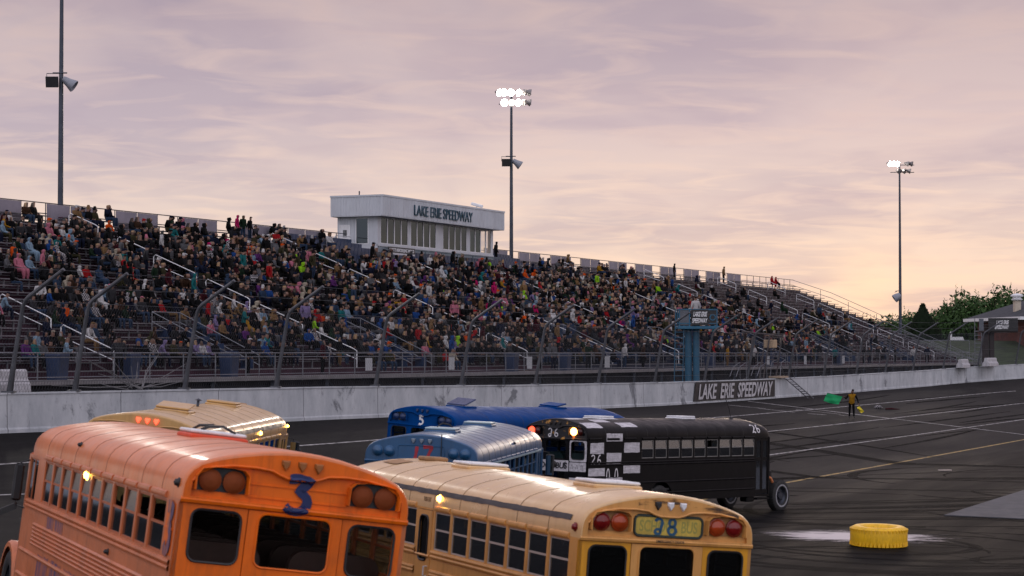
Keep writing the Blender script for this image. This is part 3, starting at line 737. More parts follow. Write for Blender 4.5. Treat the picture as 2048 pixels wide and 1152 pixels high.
# --- orange bus
OR = paint('orange_bus_paint', (.76,.138,.005), .42, (.16,.045,.018), .5, .05, spec=.3, var=.14)
ORS = mat('orange_sash', (.40,.10,.03), .5, 0, .15, 3)
BLUEBRUSH = mat('blue_brush_paint', (.006,.016,.085), .5, 0, .3, 3)
m, nt, b = nodes('scrubbed_blue_on_orange')
nt.links.new(mixcol(nt, ramp(nt, noise(nt, 5, 6, .7, (2.2, 1, .22)), [(.40, 0.), (.56, 1.)]), (.03,.035,.13), (.42,.12,.05)), b.inputs['Base Color']); b.inputs['Roughness'].default_value = .45
SCRUB = m
units = [(.55, 1, .74)] + [(1.38+P_*k, {0: 1, 2: 1}.get(k, 0)) for k in range(10)]
bus = make_bus('orange', 'orange_bus', 'orange school bus with a blue brushed 3 over its rear windows', dict(seamc=(.6,.2,.08), body=paint('dull_orange_side_paint', (.58,.165,.055), .42, (.20,.07,.035), .5, .15), roof=paint('orange_roof_paint', (.70,.19,.05), .42, (.30,.09,.04), .35, .30), rear=OR, sash=ORS, podback=BLACK, lens=lambda s, j: mat('dull_orange_lens', (.20,.045,.012), .6, spec=.15), clear=lambda j: mat('dusty_orange_lens', (.30,.10,.02), .4), rim=DARKSTEEL),  # side panels take a duller, less saturated orange than the rear
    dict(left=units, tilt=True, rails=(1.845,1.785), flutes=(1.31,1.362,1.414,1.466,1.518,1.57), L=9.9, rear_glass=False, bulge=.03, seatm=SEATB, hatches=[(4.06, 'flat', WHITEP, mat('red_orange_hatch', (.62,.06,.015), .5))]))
mb = MB(); strokes(mb, '3', cap_pt(.135, 2.480, .017), -.02, .37, 0, .105, 0, 1.18); mb.build('race_number', BLUEBRUSH, bus)
mb = MB(); mb.tube([(.008, y, z) for y, z in ((.52,2.60), (.52,2.73), (-.53,2.73), (-.53,2.60))], .010, 5, closed=True); mb.build('sign_frame', OR, bus)
mb = MB(); mb.box(.12,.50, 1.2205,1.226, 1.91,2.44); mb.box(.12,.50, 1.226,1.235, 2.17,2.19); mb.build('painted_window', OR, bus)
mb = MB(); strokes(mb, '3', lambda a, b_: (.46-a, 1.2375, 1.93+b_), .0, .50, 0, .13, 0, .9); mb.build('side_number', SCRUB, bus)
mb = MB()
for x0, x1, s0, s1 in ((7.15,7.72,1.60,1.77), (6.45,7.05,1.60,1.77), (7.2,8.1,.88,1.22), (6.2,7.1,.88,1.22), (5.1,6.0,.88,1.22)): side_patch(mb, x0, x1, s0, s1, 1, .003)
mb.build('paint_patch', SCRUB, bus)
side_lamp(bus, 5.2, 2.45, 1, AMBER_ON, .05); side_lamp(bus, .16, 2.66, 1, BLACK); side_lamp(bus, 6.2, 2.80, 1, BLACK, .03); side_lamp(bus, 3.3, 1.67, 1, BLACK, .03)
mirror(bus, 9.75, -1)
mb = MB(); mb.tube([(9.8, 1.2, 2.42), (9.9, 1.33, 2.36), (9.9, 1.34, 1.75), (9.8, 1.2, 1.72)], .014, 6); m_ = mb.build('mirror', BLACK, bus); h = MB(); h.bbox(-.04, .04, -.07, .07, -.27, .27, .03, 0, Matrix.Translation((9.9, 1.34, 2.08))); h.build('mirror_head', BLACK, m_)
h = MB(); h.loft([[(9.95+.1*k, 1.30+.34*k, 1.74-.20*k+s*.05) for s in (-1, 1)] + [(9.98+.1*k, 1.31+.34*k, 1.74-.20*k+s*.05) for s in (1, -1)] for k in (0, .1, .9, 1)], 0, True, True, False); h.build('mirror_paddle', BLACK, m_)
mb = MB()
mb.tube([(3.75, -.2, 3.18), (3.78, -.05, 3.25), (3.9, .1, 3.23), (4.0, .15, 3.19), (4.25, .1, 3.19), (4.3, -.05, 3.25), (4.4, .1, 3.23), (4.5, .15, 3.18)], .018, 5)
mb.build('hatch_cable', BLACK, bus)

# --- cream bus
CR = paint('cream_bus_paint', (.64,.315,.088), .38, (.26,.10,.03), .5, .1, spec=.4)
CRR = paint('cream_roof_paint', (.66,.42,.19), .34, (.4,.22,.09), .3)
TRIMY = paint('chrome_yellow_paint', (.68,.30,.004), .42, (.3,.12,.02), .35)
LENS28 = lambda s, j: (REDL if j == 0 else AMBL)
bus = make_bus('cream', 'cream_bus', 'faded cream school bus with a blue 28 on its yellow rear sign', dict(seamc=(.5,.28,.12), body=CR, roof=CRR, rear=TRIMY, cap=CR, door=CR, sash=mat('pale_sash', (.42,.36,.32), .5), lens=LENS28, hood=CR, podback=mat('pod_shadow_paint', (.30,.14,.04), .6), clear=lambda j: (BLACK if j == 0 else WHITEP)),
    dict(left=[(.25+P_*k, 0) for k in range(7)] + [(5.95+P_*k, 0) for k in range(4)], edoor=5.27, rails=(1.86,1.80,1.58,1.53), L=10.0, seam=1.07, seam0=1.0, hatches=[(1.9, 'flat', WHITEP, CRR), (6.6, 'flat', WHITEP, CRR)]))
mb = MB(); mb.plate(rrect(-.475, .455, 2.585, 2.815, .06), [], lambda y, z, d: (.0+d, y, z), .01); sg = mb.build('sign_panel', mat('yellow_sign', (.55,.38,.06), .45, 0, .25, 4, (.2,.22,.06), .6), bus)
mb = MB(); mb.tube([(-.002, y, z) for y, z in rrect(-.49, .47, 2.572, 2.828, .065)], .018, 6, closed=True); mb.build('sign_border', mat('dark_green_border', (.02,.035,.03), .5), sg)
BLUE28 = mat('blue_marker_paint', (.01,.07,.14), .5, 0, .3, 3)
letters('SCHOOL BUS', .82, .15, mat('faded_green_ink', (.30,.27,.06), .6), sg, M_REAR(-.0015, -.01, 2.70), bold=.02, extrude=.0006)
mb = MB(); strokes(mb, ['2o'], rearpt(.19, 2.60, -.004), 0, .20, .0, .042); strokes(mb, '8', rearpt(.0, 2.60, -.004), 0, .20, .0, .042); mb.build('race_number', BLUE28, sg)
letters('EMERGENCY DOOR', .40, .035, BLACK, bus, M_REAR(-.047, -.03, 2.512), bold=.01, extrude=.001)
STRIPE = mat('black_stripe_paint', (.035,.033,.036), .5, 0, .2, 2)
mb = MB(); side_patch(mb, .32, 9.6, 2.70, 2.775, 1, .010, 0, .006, 60); side_patch(mb, .32, 9.6, 2.70, 2.775, -1, .010, 0, .006, 60); mb.build('roof_stripe', STRIPE, bus)
side_lamp(bus, 5.05, 2.66, 1, AMBER_ON, .045); side_lamp(bus, .14, 2.63, 1, REDL, .045)
letters('PUSH OUT', .30, .07, mat('sticker_ink', (.2,.11,.05), .6), bus, Matrix(((-1,0,0,5.55), (0,0,1,1.223), (0,1,0,2.62), (0,0,0,1))), bold=.01, extrude=.001)
mb = MB(); side_patch(mb, 8.5, 9.2, 3.32, 3.62, 1, .012); mb.bbox(8.55, 8.95, -.2, .2, 3.10, 3.17, .02); mb.build('roof_patch', mat('brown_board', (.30,.16,.07), .7, 0, .3, 3), bus)
# scraped dents along the brow
m, nt, b = nodes('scraped_brow'); o_ = nt.nodes['Material Output']
tr = N(nt, 'ShaderNodeBsdfTransparent'); mx = N(nt, 'ShaderNodeMixShader'); b.inputs['Base Color'].default_value = (.05,.03,.02,1)
nt.links.new(ramp(nt, noise(nt, 5, 8, .75, (1, .35, 1.5)), [(.5, 0.), (.62, .9)]), mx.inputs[0]); nt.links.new(tr.outputs[0], mx.inputs[1]); nt.links.new(b.outputs[0], mx.inputs[2]); nt.links.new(mx.outputs[0], o_.inputs[0])
mb = MB(); vs_ = []
for i in range(25):
    y = .45-i*.06
    for z, xx in ((0, -.0385), (-.035, -.0385), (-.08, -.0385)):
        q = min(range(len(FULL)), key=lambda k: abs(FULL[k][0]*.985-y)); vs_.append((xx, y, 2.5+(np.interp(abs(y), [p[0]*.985 for p in PROF[::-1]], [p[1] for p in PROF[::-1]])-2.5)*.93+z))
mb.add(vs_, [(i*3+j, i*3+j+1, i*3+j+4, i*3+j+3) for i in range(24) for j in range(2)]); mb.build('scrape_mark', m, bus)
mirror(bus, 10.0, 1); mirror(bus, 10.0, -1)

# --- black bus with checks
BK = paint('black_bus_paint', (.0030,.0030,.004), .42, (.014,.012,.012), .25, .0, spec=.14)
m, nt, b = nodes('black_over_yellow_paint')
nt.links.new(mixcol(nt, ramp(nt, noise(nt, 2.6, 6, .65), [(.56, 0.), (.62, 1.)]), (.012,.011,.012), (.55,.27,.06)), b.inputs['Base Color']); b.inputs['Roughness'].default_value = .45
BKCAP = m
L26 = lambda s, j: (ORANGE_ON if (s == -1 and j == 1) else (RED_ON if (s == 1 and j == 0) else mat('dark_red_lens', (.06,.008,.006), .2)))
cols = [(.02,-1), (.9,-1), (1.78,-1)]
bus = make_bus('black', 'black_bus', 'black school bus with white check blocks, 26 and no bonnet', dict(seamc=(.01,.01,.01), body=BK, roof=BK, rear=BK, cap=BKCAP, door=BK, sash=mat('grey_sash', (.20,.19,.18), .5), lens=L26, clear=lambda j: BKCAP, rim=DARKSTEEL, ring=mat('dull_grey_ring', (.30,.30,.32), .6, 0, .25, 6, (.05,.05,.05), .5)),
    dict(left=[(.25+P_*k, (1 if k in (3,) else 0)) for k in range(12)], right=cols + [(2.71+P_*k, (1 if k in (5,) else 0)) for k in range(9)], L=10.0, tilt=True, bonnet=False, seam=1.07, rear_glass=False, hatches=[(2.11, 'flat', WHITEP, WHITEP), (6.52, 'flat', WHITEP, WHITEP)]))
CHK = mat('brushed_white_paint', (.52,.50,.53), .55, 0, .25, 6, (.06,.055,.06), .55, sc=(.6,1,3))
mb = MB()
for x0, x1, s0, s1 in ((.12,.80,2.07,2.40), (.04,.86,1.40,1.64), (.06,.86,2.86,3.22), (.92,1.74,2.44,2.68), (.94,1.68,1.76,2.09), (.92,1.76,1.14,1.34), (.95,1.72,3.26,3.6),
                       (1.82,2.62,2.09,2.40), (1.80,2.66,1.46,1.71), (1.82,2.62,.85,1.08), (1.82,2.66,2.90,3.22), (.1,.9,3.62,3.95), (1.85,2.6,3.62,3.9)): side_patch(mb, x0, x1, s0, s1, -1, .009, 0, .008)
mb.build('check_block', CHK, bus)
sp_ = lambda x0, s0: (lambda a, b_: (x0+a, *side_pt(s0+b_, .007, -1)))
for a_ in (('26', sp_(.18, 1.77), 0, .27, .30, .045, 0, 1.1), (['arc', 'arc'], sp_(.95, 1.36), 0, .26, .42, .045), ('26', sp_(8.95, 2.66), 0, .32, .26, .05), (['2o', '6'], cap_pt(.31, 2.555), 0, .25, .24, .038)):
    mb = MB(); strokes(mb, *a_); mb.build('race_number', mat('white_brush_number', (.62,.60,.62), .55), bus)
mb = MB(); strokes(mb, ['o', 'o'], sp_(1.03, 1.12), 0, .3, .4, .035); mb.build('number_loop', BLACK, bus)
mb = MB()   # white round the right rear window and panels under it
mb.plate(rrect(-1.19, -.535, 1.82, 2.46, .05), [rrect(-1.11, -.605, 1.88, 2.42, .08)], lambda y, z, d: (-.004+d*.001, y, z), 1.)
mb.plate(rrect(-1.17, -.535, 1.53, 1.80, .02), [], lambda y, z, d: (-.004+d*.001, y, z), 1.)
mb.plate(rrect(-1.17, -.535, 1.10, 1.34, .02), [], lambda y, z, d: (-.004+d*.001, y, z), 1.)
mb.plate(rrect(-.51, 1.19, 1.52, 1.85, .02), [], lambda y, z, d: (-.0135+d*.001, y, z), 1.)
mb.build('painted_panel', CHK, bus)
letters('SCHOOL BUS', 1.55, .19, BLACK, bus, M_REAR(-.018, .31, 1.69), bold=.035, shear=.15, extrude=.002)
mb = MB(); strokes(mb, ['arc','arc','arc'], rearpt(-.60, 1.60, -.009), 0, .13, .19, .012); mb.build('scribble', BLACK, bus)
mb = MB(); mb.bbox(10.0, 10.7, -.45, .4, .7, 1.45, .06); mb.tube([(10.0,-.3,1.3), (10.5,-.5,1.6), (10.8,-.45,1.35)], .05, 8); mb.tube([(10.1,.3,1.4), (10.6,.4,1.7), (11.1,.2,1.3)], .04, 8)
mb.bbox(11.0, 11.12, -.6, .6, .75, 1.35, .03); mb.box(9.95, 11.4, -.45, -.36, .6, .76); mb.box(9.95, 11.4, .36, .45, .6, .76); mb.build('engine', mat('oily_engine', (.02,.018,.017), .5, .4, .4, 6), bus)
mb = MB(); mb.lathe([(.001,0), (.13,.01), (.14,.08), (.14,.36), (.10,.42), (.001,.43)], 18, 0, Matrix.Translation((10.25, -.72, 1.32)) @ Matrix.Rotation(R(8), 4, 'Y')); mb.build('air_filter', mat('cream_canister', (.50,.40,.25), .5), bus)
mb = MB(); mb.tube([(10.2,-.9,1.2), (10.4,-1.0,1.12), (10.55,-.98,.98)], .05, 6); mb.build('orange_hose', mat('orange_rag', (.55,.18,.06), .6), bus)
mb = MB(); mb.tube([(9.1,-.25,3.1), (8.85,-.3,3.5), (8.6,-.34,3.78)], .010, 5); mb.lathe([(.06,0), (.05,.05), (.001,.06)], 10, 0, Matrix.Translation((9.1,-.25,3.09))); mb.build('antenna', BLACK, bus)
mb = MB(); mb.box(9.2, 9.95, -1.26, -1.0, .44, .50); mb.bbox(8.7, 9.15, -1.2, -.9, .38, .56, .03); mb.build('step', BK, bus)
mirror(bus, 10.0, 1)

# --- steel blue bus
SB = paint('steel_blue_paint', (.012,.075,.18), .42, (.03,.045,.06), .4, .2)
bus = make_bus('steel', 'steel_blue_bus', 'greyish steel blue school bus with a red 17 on its rear cap', dict(seamc=(.04,.08,.14), body=SB, roof=SB, rear=SB, sash=SB, lens=lambda s, j: SB, clear=lambda j: mat('pale_blue_lens', (.16,.2,.25), .4)),
    dict(L=9.9, brow=False, pods=False, bulge=.075, seam=.78, seam0=.7, left=[(.25+P_*k, 1 if k % 3 else 0) for k in range(12)], right=[(.25+P_*k, 1 if k % 3 != 1 else 0) for k in range(12)], hatches=[(2.3, 'flat', mat('pale_blue_lid', (.30,.40,.44), .4), SB), (7.18, 'flat', mat('pale_blue_lid', (.30,.40,.44), .4), SB)]))
mb = MB(); strokes(mb, '17', cap_pt(.16, 2.55), 0, .30, .20, .075); mb.build('race_number', mat('red_brush_paint', (.30,.015,.03), .5, 0, .2, 3), bus)
mb = MB(); mb.tube([(-.05,-.43,2.4), (-.06,-.43,3.12)], .010, 5); mb.build('antenna', BLACK, bus)
mb = MB(); mb.tube([(2.2,.1,3.2), (2.3,.0,3.28), (2.5,-.1,3.25), (2.6,-.2,3.16)], .014, 5); mb.build('hatch_cable', BLACK, bus)
side_lamp(bus, 5.2, 2.80, -1, BLACK, .03); mirror(bus, 9.9, 1); mirror(bus, 9.9, -1)
mb = MB(); mb.loft([[(x, -1.225-y, z) for z, y in ((2.44,0), (2.45,.03), (2.49,.035), (2.5,.0))] for x in (.05, 9.3)], 0, False, False); mb.build('drip_rail', mat('pale_blue_lid', (.30,.40,.44), .4), bus)

# --- bright blue bus
BB = paint('bright_blue_paint', (.001,.045,.19), .45, (.006,.02,.07), .35, .0, spec=.03)
bus = make_bus('blue', 'royal_blue_bus', 'bright royal blue school bus with a white 5 on its rear cap', dict(seamc=(.01,.05,.2), body=BB, roof=BB, rear=BB, sash=BB, podback=BLACK, lens=lambda s, j: mat('dark_blue_lens', (.012,.03,.10), .35), clear=lambda j: mat('dark_blue_lens', (.012,.03,.10), .35), hood=BB),
    dict(L=11.7, seam=1.07, left=[(.25+P_*k, 0) for k in range(14)], right=[(.25+P_*k, 0) for k in range(14)], rear_glass=False, seatm=SEATB, hatches=[(2.22, 'open', mat('dark_blue_lens', (.012,.03,.10), .35), BB), (8.2, 'tilt', BB, BB)]))
mb = MB(); strokes(mb, '5', cap_pt(.15, 2.535, .008), 0, .275, 0, .065); mb.build('race_number', WHITEP, bus)
mirror(bus, 11.7, 1)

# --- tan bus
TN = paint('tan_bus_paint', (.50,.29,.095), .36, (.2,.1,.04), .4)
bus = make_bus('tan', 'tan_bus', 'tan yellow school bus by the wall with three red lamps lit on its rear', dict(seamc=(.4,.24,.1), body=TN, roof=TN, rear=TN, sash=mat('tan_sash', (.38,.26,.12), .5), podback=BLACK, lens=lambda s, j: BLACK, clear=lambda j: RED_ON),
    dict(L=9.9, seam=1.07, hatches=[(2.4, 'tilt', TN, TN), (7.65, 'flat', TN, TN)]))
letters('SCHOOL BUS', 1.0, .17, BLACK, bus, M_REAR(.009, .0, 2.665), bold=.03, extrude=.002)
mb = MB(); side_patch(mb, .3, 9.0, 2.70, 2.79, -1, .010, 0, .006, 60); side_patch(mb, .3, 9.0, 2.70, 2.79, 1, .010, 0, .006, 60); mb.build('roof_stripe', STRIPE, bus)
side_lamp(bus, 5.9, 2.66, -1, AMBER_ON, .04); side_lamp(bus, 9.6, 2.7, -1, AMBER_ON, .03); mirror(bus, 9.9, -1); mirror(bus, 9.9, 1)
mb = MB(); strokes(mb, ['o'], lambda a, b_: (9.1+a, *side_pt(2.72+b_, .006, -1)), 0, .34, 0, .045); mb.build('painted_mark', STRIPE, bus)
mb = MB(); mb.bbox(9.3, 9.9, -.15, .15, 3.02, 3.1, .02); mb.build('roof_vent', mat('brown_board', (.30,.16,.07), .7, 0, .3, 3), bus)
mb = MB(); mb.tube([(5.2,.1,3.1), (5.3,.12,3.22)], .03, 6); mb.lathe([(.001,0), (.09,.02), (.001,.06)], 10, 0, Matrix.Translation((5.32,.12,3.22))); mb.build('antenna', DARKSTEEL, bus)

# --- yellow tyre laid flat
YT = mat('yellow_tyre_paint', (.84,.47,.008), .5, 0, .10, 4, (.16,.08,.01), .45)
tx, ty = 9.95, 59.3; t_ = empty('painted_tyre', 'big yellow painted tractor tyre lying flat as a course marker', 'tyre', (tx, ty, ground(tx, ty)), (R(1.5), R(1.), 0))
mb = MB(); h = .55; mb.lathe([(.42,.05), (.50,.01), (.66,0), (.755,.05), (.772,.14), (.772,h-.14), (.755,h-.05), (.66,h), (.50,h-.01), (.42,h-.05), (.40,h*.5), (.42,.05)], 64); mb.build('carcass', YT, t_, sharp=60)
nl = 44
for s in (0, 1):
    mb = MB()
    for k in range(nl):
        q = 2*math.pi*k/nl
        z0 = .025 if s == 0 else h-.05; z1 = .15 if s == 0 else h-.14; M_ = Matrix.Rotation(q + s*math.pi/nl, 4, 'Z')
        mb.loft([[(.76, -.045, z0), (.755, .045, z0), (.765, .025, z1), (.765, -.025, z1)], [(.778+.012*random.random(), -.040, z0+(.015 if s == 0 else -.015)), (.785, .040, z0+(.015 if s == 0 else -.015)), (.781, .010, z1), (.781, -.010, z1)]], 0, True, True, False, M_)
    mb.build('tread_band', YT, t_)
# ------------------------------------------------------------------ track wall, catch fence
m, nt, b = nodes('white_concrete')
v1 = noise(nt, .9, 8, .7, (1, 1, .5)); v2 = noise(nt, 2.6, 9, .78, (1, 1, .6)); v3 = noise(nt, .35, 6, .72, (1, 1, .9), dist=.6)
c = mixcol(nt, ramp(nt, v1, [(.35, 0.), (.68, 1.)]), (.35,.37,.395), (.54,.555,.575))
c = mixcol(nt, ramp(nt, v2, [(.57, 0.), (.66, .6)]), c, (.16,.16,.18))
c = mixcol(nt, ramp(nt, v3, [(.585, 0.), (.64, .7)]), c, (.07,.075,.09))
tcj = N(nt, 'ShaderNodeTexCoord'); dj = N(nt, 'ShaderNodeVectorMath', operation='DOT_PRODUCT'); nt.links.new(tcj.outputs['Object'], dj.inputs[0]); dj.inputs[1].default_value = (D_T[0]/6.1, D_T[1]/6.1, 0)
fj = N(nt, 'ShaderNodeMath', operation='FRACT'); nt.links.new(dj.outputs['Value'], fj.inputs[0]); lj = N(nt, 'ShaderNodeMath', operation='LESS_THAN'); nt.links.new(fj.outputs[0], lj.inputs[0]); lj.inputs[1].default_value = .006
c = mixcol(nt, lj.outputs[0], c, (.10,.10,.11))
nt.links.new(c, b.inputs['Base Color']); b.inputs['Roughness'].default_value = .8
bn = N(nt, 'ShaderNodeBump', Strength=.4, Distance=.03); nt.links.new(v2, bn.inputs['Height']); nt.links.new(bn.outputs[0], b.inputs['Normal'])
WALLM = m
WT = list(np.arange(-10, 40, 5.)) + list(np.arange(40, 226, 2.))
def wn2(t): return wall_n(t) if t >= 40 else 42 - .004*(40-t)**2
mb = MB(); rings = []
for t in WT:
    n0 = wn2(t); a, b_ = wall_bot(t)-.5, wall_top(t); foot = wall_bot(t)
    rings.append([P3(t, n0, a), P3(t, n0, foot+.1), P3(t, n0+.03, foot+.16), P3(t, n0+.05, b_-.07), P3(t, n0+.02, b_-.055), P3(t, n0+.02, b_), P3(t, n0+.36, b_), P3(t, n0+.36, a)])
mb.loft(rings, 0, True, True, False)
tag(mb.build('track_wall', WALLM), 'long scuffed white concrete wall along the far edge of the track', 'wall')
# wall banner
def wall_M(t, z, off):   # lies on the wall face: X along the straight, Y up, Z towards the track
    p = P3(t, wn2(t)+.04-off, z); x = Vector((*D_T, 0)); zz = Vector((*-D_N, 0)); y = Vector((0,0,1))
    return Matrix(((x.x, y.x, zz.x, p.x), (x.y, y.y, zz.y, p.y), (x.z, y.z, zz.z, p.z), (0,0,0,1)))
BT0, BT1 = 117.6, 132.9
bt = (BT0+BT1)/2; bl = BT1-BT0
bn_ = empty('wall_banner', 'long black banner with slanted white capitals fixed to the white track wall', 'banner', P3(bt, wn2(bt), -2.25))
mb = MB(); slope = wall_bot(BT1)-wall_bot(BT0)
pts = [(-bl/2, wall_bot(BT0)+.12), (bl/2, wall_bot(BT1)+.12), (bl/2+.05, wall_top(BT1)-.06), (-bl/2+.4, wall_top(BT0)-.06)]
mb.plate(pts, [], lambda a, z, d: P3(bt+a, wn2(bt)-.012-d, z) - bn_.location, .02)
mb.build('panel', mat('black_banner', (.013,.012,.014), .6, 0, .2, 2), bn_)
Mw = Matrix.Translation(-bn_.location) @ wall_M(bt+.15, (wall_bot(bt)+wall_top(bt))/2+.02, .10)
letters('LAKE  ERIE  SPEEDWAY', bl*.92, .90, mat('grey_white_lettering', (.45,.44,.46), .6, 0, .15, 1), bn_, Mw, shear=.28, bold=.022, extrude=.006)
# catch fence
CF_T = [48.4, 55.2, 58.6, 65.1, 71.4, 79.4, 87.5, 95.7, 103.7, 111.9, 120.1, 128., 136.5, 144.6, 152.9, 161.0, 169.4, 177.8, 186.0, 193.9, 202]
fence = empty('catch_fence', 'tall chain-link catch fence with curved steel posts above the track wall', 'fence', P3(120, 42.2, -1.5))
fo = -fence.location
def fp(t, h, rnd=0):   # fence profile h 0..1 upright, 1..2 overhang
    n0 = wn2(t)+.2; z0 = wall_top(t)
    if h <= 1: return P3(t, n0-.55*h, z0+2.85*h)
    return P3(t, n0-.55-1.5*(h-1), z0+2.85+.95*(h-1))
for t in CF_T:
    mb = MB(); pth = [fp(t, 0), fp(t, .5), fp(t, .93), fp(t, 1.0)+Vector((*(D_N*-.06), .0)), fp(t, 1.12), fp(t, 2.0)]
    mb.tube([p+fo for p in pth], [.080, .072, .066, .066, .066, .06], 8)
    p = fp(t, 0)+fo; mb.box(p.x-.2, p.x+.2, p.y-.2, p.y+.2, p.z-.0, p.z+.05)
    mb.tube([fp(t, .02)+fo+Vector((*(D_T*.16), 0)), fp(t, .5)+fo+Vector((*(D_T*.04), 0))], .035, 5)
    mb.build('post', mat('weathered_post_steel', (.085,.088,.10), .5, .4, .25, 2), fence)
mb = MB(); wr_ = .0034
def wire(a, b_, r=wr_):
    d = (b_-a).normalized(); u = d.orthogonal().normalized(); w = d.cross(u)
    o_ = len(mb.v); 
    for p in (a, b_):
        for k in range(3): q = 2.094*k; mb.v.append(tuple(p + (u*math.cos(q)+w*math.sin(q))*r))
    for k in range(3): mb.f.append((o_+k, o_+(k+1) % 3, o_+3+(k+1) % 3, o_+3+k)); mb.m.append(0); mb.sm.append(False)
t = 46.
while t < 200:
    for s in (1, -1):
        wire(fp(t, 0)+fo, fp(t+s*1.5, 1)+fo)
    t += .15
mb.build('chain_link', DARKSTEEL, fence)
mb = MB()
for h in (.12, .5, 1.0, 1.5, 1.97):
    for a, b_ in zip(CF_T[:-1], CF_T[1:]): wire(fp(a, h)+fo, fp(b_, h)+fo, .010)
mb.build('tension_cable', GALV, fence)

# ------------------------------------------------------------------ grandstand
GS0, GS1, NROW, NF, NT0, RISE = 50., 231., 24, 52., .78, .33
ZF = lambda r: -1.05 + RISE*(r+1)
NR = lambda r: NF + NT0*r
stand = empty('grandstand', 'long grandstand of bench rows with white aisle rails', 'grandstand', P3(140, 52, -2.7))
so = -stand.location
SX = lambda t, n, z: P3(t, n, z) + so
MAROON = mat('maroon_bench', (.070,.022,.040), .55, 0, .3, 1.5, spec=.15); ALU = mat('weathered_aluminium', (.20,.20,.22), .45, .6, .2, 1.2); NAVY = mat('navy_seat_plastic', (.014,.030,.075), .45, 0, .25, 2)
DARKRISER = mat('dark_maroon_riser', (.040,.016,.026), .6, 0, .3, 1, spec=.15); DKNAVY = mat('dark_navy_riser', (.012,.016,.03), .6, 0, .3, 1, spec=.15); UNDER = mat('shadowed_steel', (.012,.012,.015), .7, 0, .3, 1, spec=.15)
BLUE0, BLUE1 = 121., 156.
AISLES = [75, 96, 117, 130.5, 143, 163, 182, 202, 218]
PB0, PB1 = 129.6, 149.6       # press box
def slab(mb, t0, t1, n0, n1, z0, z1, mi):
    vs_ = [SX(t, n, z) for t in (t0, t1) for n in (n0, n1) for z in (z0, z1)]
    mb.add(vs_, [(0,1,3,2), (4,6,7,5), (0,4,5,1), (2,3,7,6), (0,2,6,4), (1,5,7,3)], mi)
for r in range(NROW):
    n0, z = NR(r), ZF(r); mb = MB()
    segs = [(GS0, BLUE0, MAROON), (BLUE0, BLUE1, NAVY), (BLUE1, GS1, MAROON)]
    rt = GS1
    for a, b_, m_ in segs:
        blue = m_ is NAVY
        slab(mb, a, b_, n0, n0+NT0-.012, z-.04, z, 1)                       # footboard
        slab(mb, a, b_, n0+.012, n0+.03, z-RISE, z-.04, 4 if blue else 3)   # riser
        edges = [a] + [q for q in AISLES if a < q < b_] + [b_]
        for p, q in zip(edges[:-1], edges[1:]):
            p += .55 if p in AISLES else 0; q -= .55 if q in AISLES else 0
            if blue:
                tt = p+.25
                while tt < q-.2:
                    slab(mb, tt-.22, tt+.22, n0+.36, n0+.74, z+.40, z+.45, 2); slab(mb, tt-.22, tt+.22, n0+.70, n0+.75, z+.45, z+.80, 2); tt += .5
            else:
                slab(mb, p, q, n0+.40, n0+.69, z+.40, z+.445, 0); slab(mb, p, q, n0+.385, n0+.398, z+.395, z+.44, 1)
                k = p+.3
                while k < q: slab(mb, k-.03, k+.03, n0+.5, n0+.56, z, z+.40, 1); k += 1.83
    mb.build('bench_row', [MAROON, ALU, NAVY, DARKRISER, DKNAVY], stand)
# walkway, its rail, and the dark under-structure
mb = MB(); slab(mb, GS0, GS1+2, 50.2, 52.0, -1.13, -1.05, 0); slab(mb, GS0, GS1+2, 50.17, 50.2, -1.22, -1.03, 0); mb.build('walkway', ALU, stand)
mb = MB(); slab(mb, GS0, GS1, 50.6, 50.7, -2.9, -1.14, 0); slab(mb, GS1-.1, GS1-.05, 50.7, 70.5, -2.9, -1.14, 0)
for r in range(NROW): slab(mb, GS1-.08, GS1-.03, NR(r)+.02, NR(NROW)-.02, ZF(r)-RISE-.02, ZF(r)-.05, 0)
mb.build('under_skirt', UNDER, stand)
for t in np.arange(GS0, GS1, 5.):
    mb = MB(); mb.tube([SX(t, 50.3, -1.3), SX(t, 52, -1.3), SX(t, 70.3, 5.4)], .06, 4)
    for n_ in (50.4, 58, 64, 70): mb.box(*(lambda p: (p.x-.07, p.x+.07, p.y-.07, p.y+.07, SX(t, n_, -2.9).z, SX(t, n_, -1.2 + max(0, (n_-52)*.42-.4)).z))(SX(t, n_, 0)), 0)
    mb.tube([SX(t, 50.4, -1.2), SX(t+2.5, 50.4, -2.9)], .05, 4)
    mb.build('support_frame', DARKSTEEL, stand)
mb = MB()
for z in (0., -.17, -.93): mb.tube([SX(GS0, 50.28, z), SX(GS1+2, 50.28, z)], .03 if z == 0 else .022, 6)
for t in np.arange(GS0, GS1+2, 2.5): mb.tube([SX(t, 50.28, 0), SX(t, 50.28, -1.12), SX(t, 50.28+.02, -1.25)], .03, 6)
mb.build('front_rail', GALV, stand)
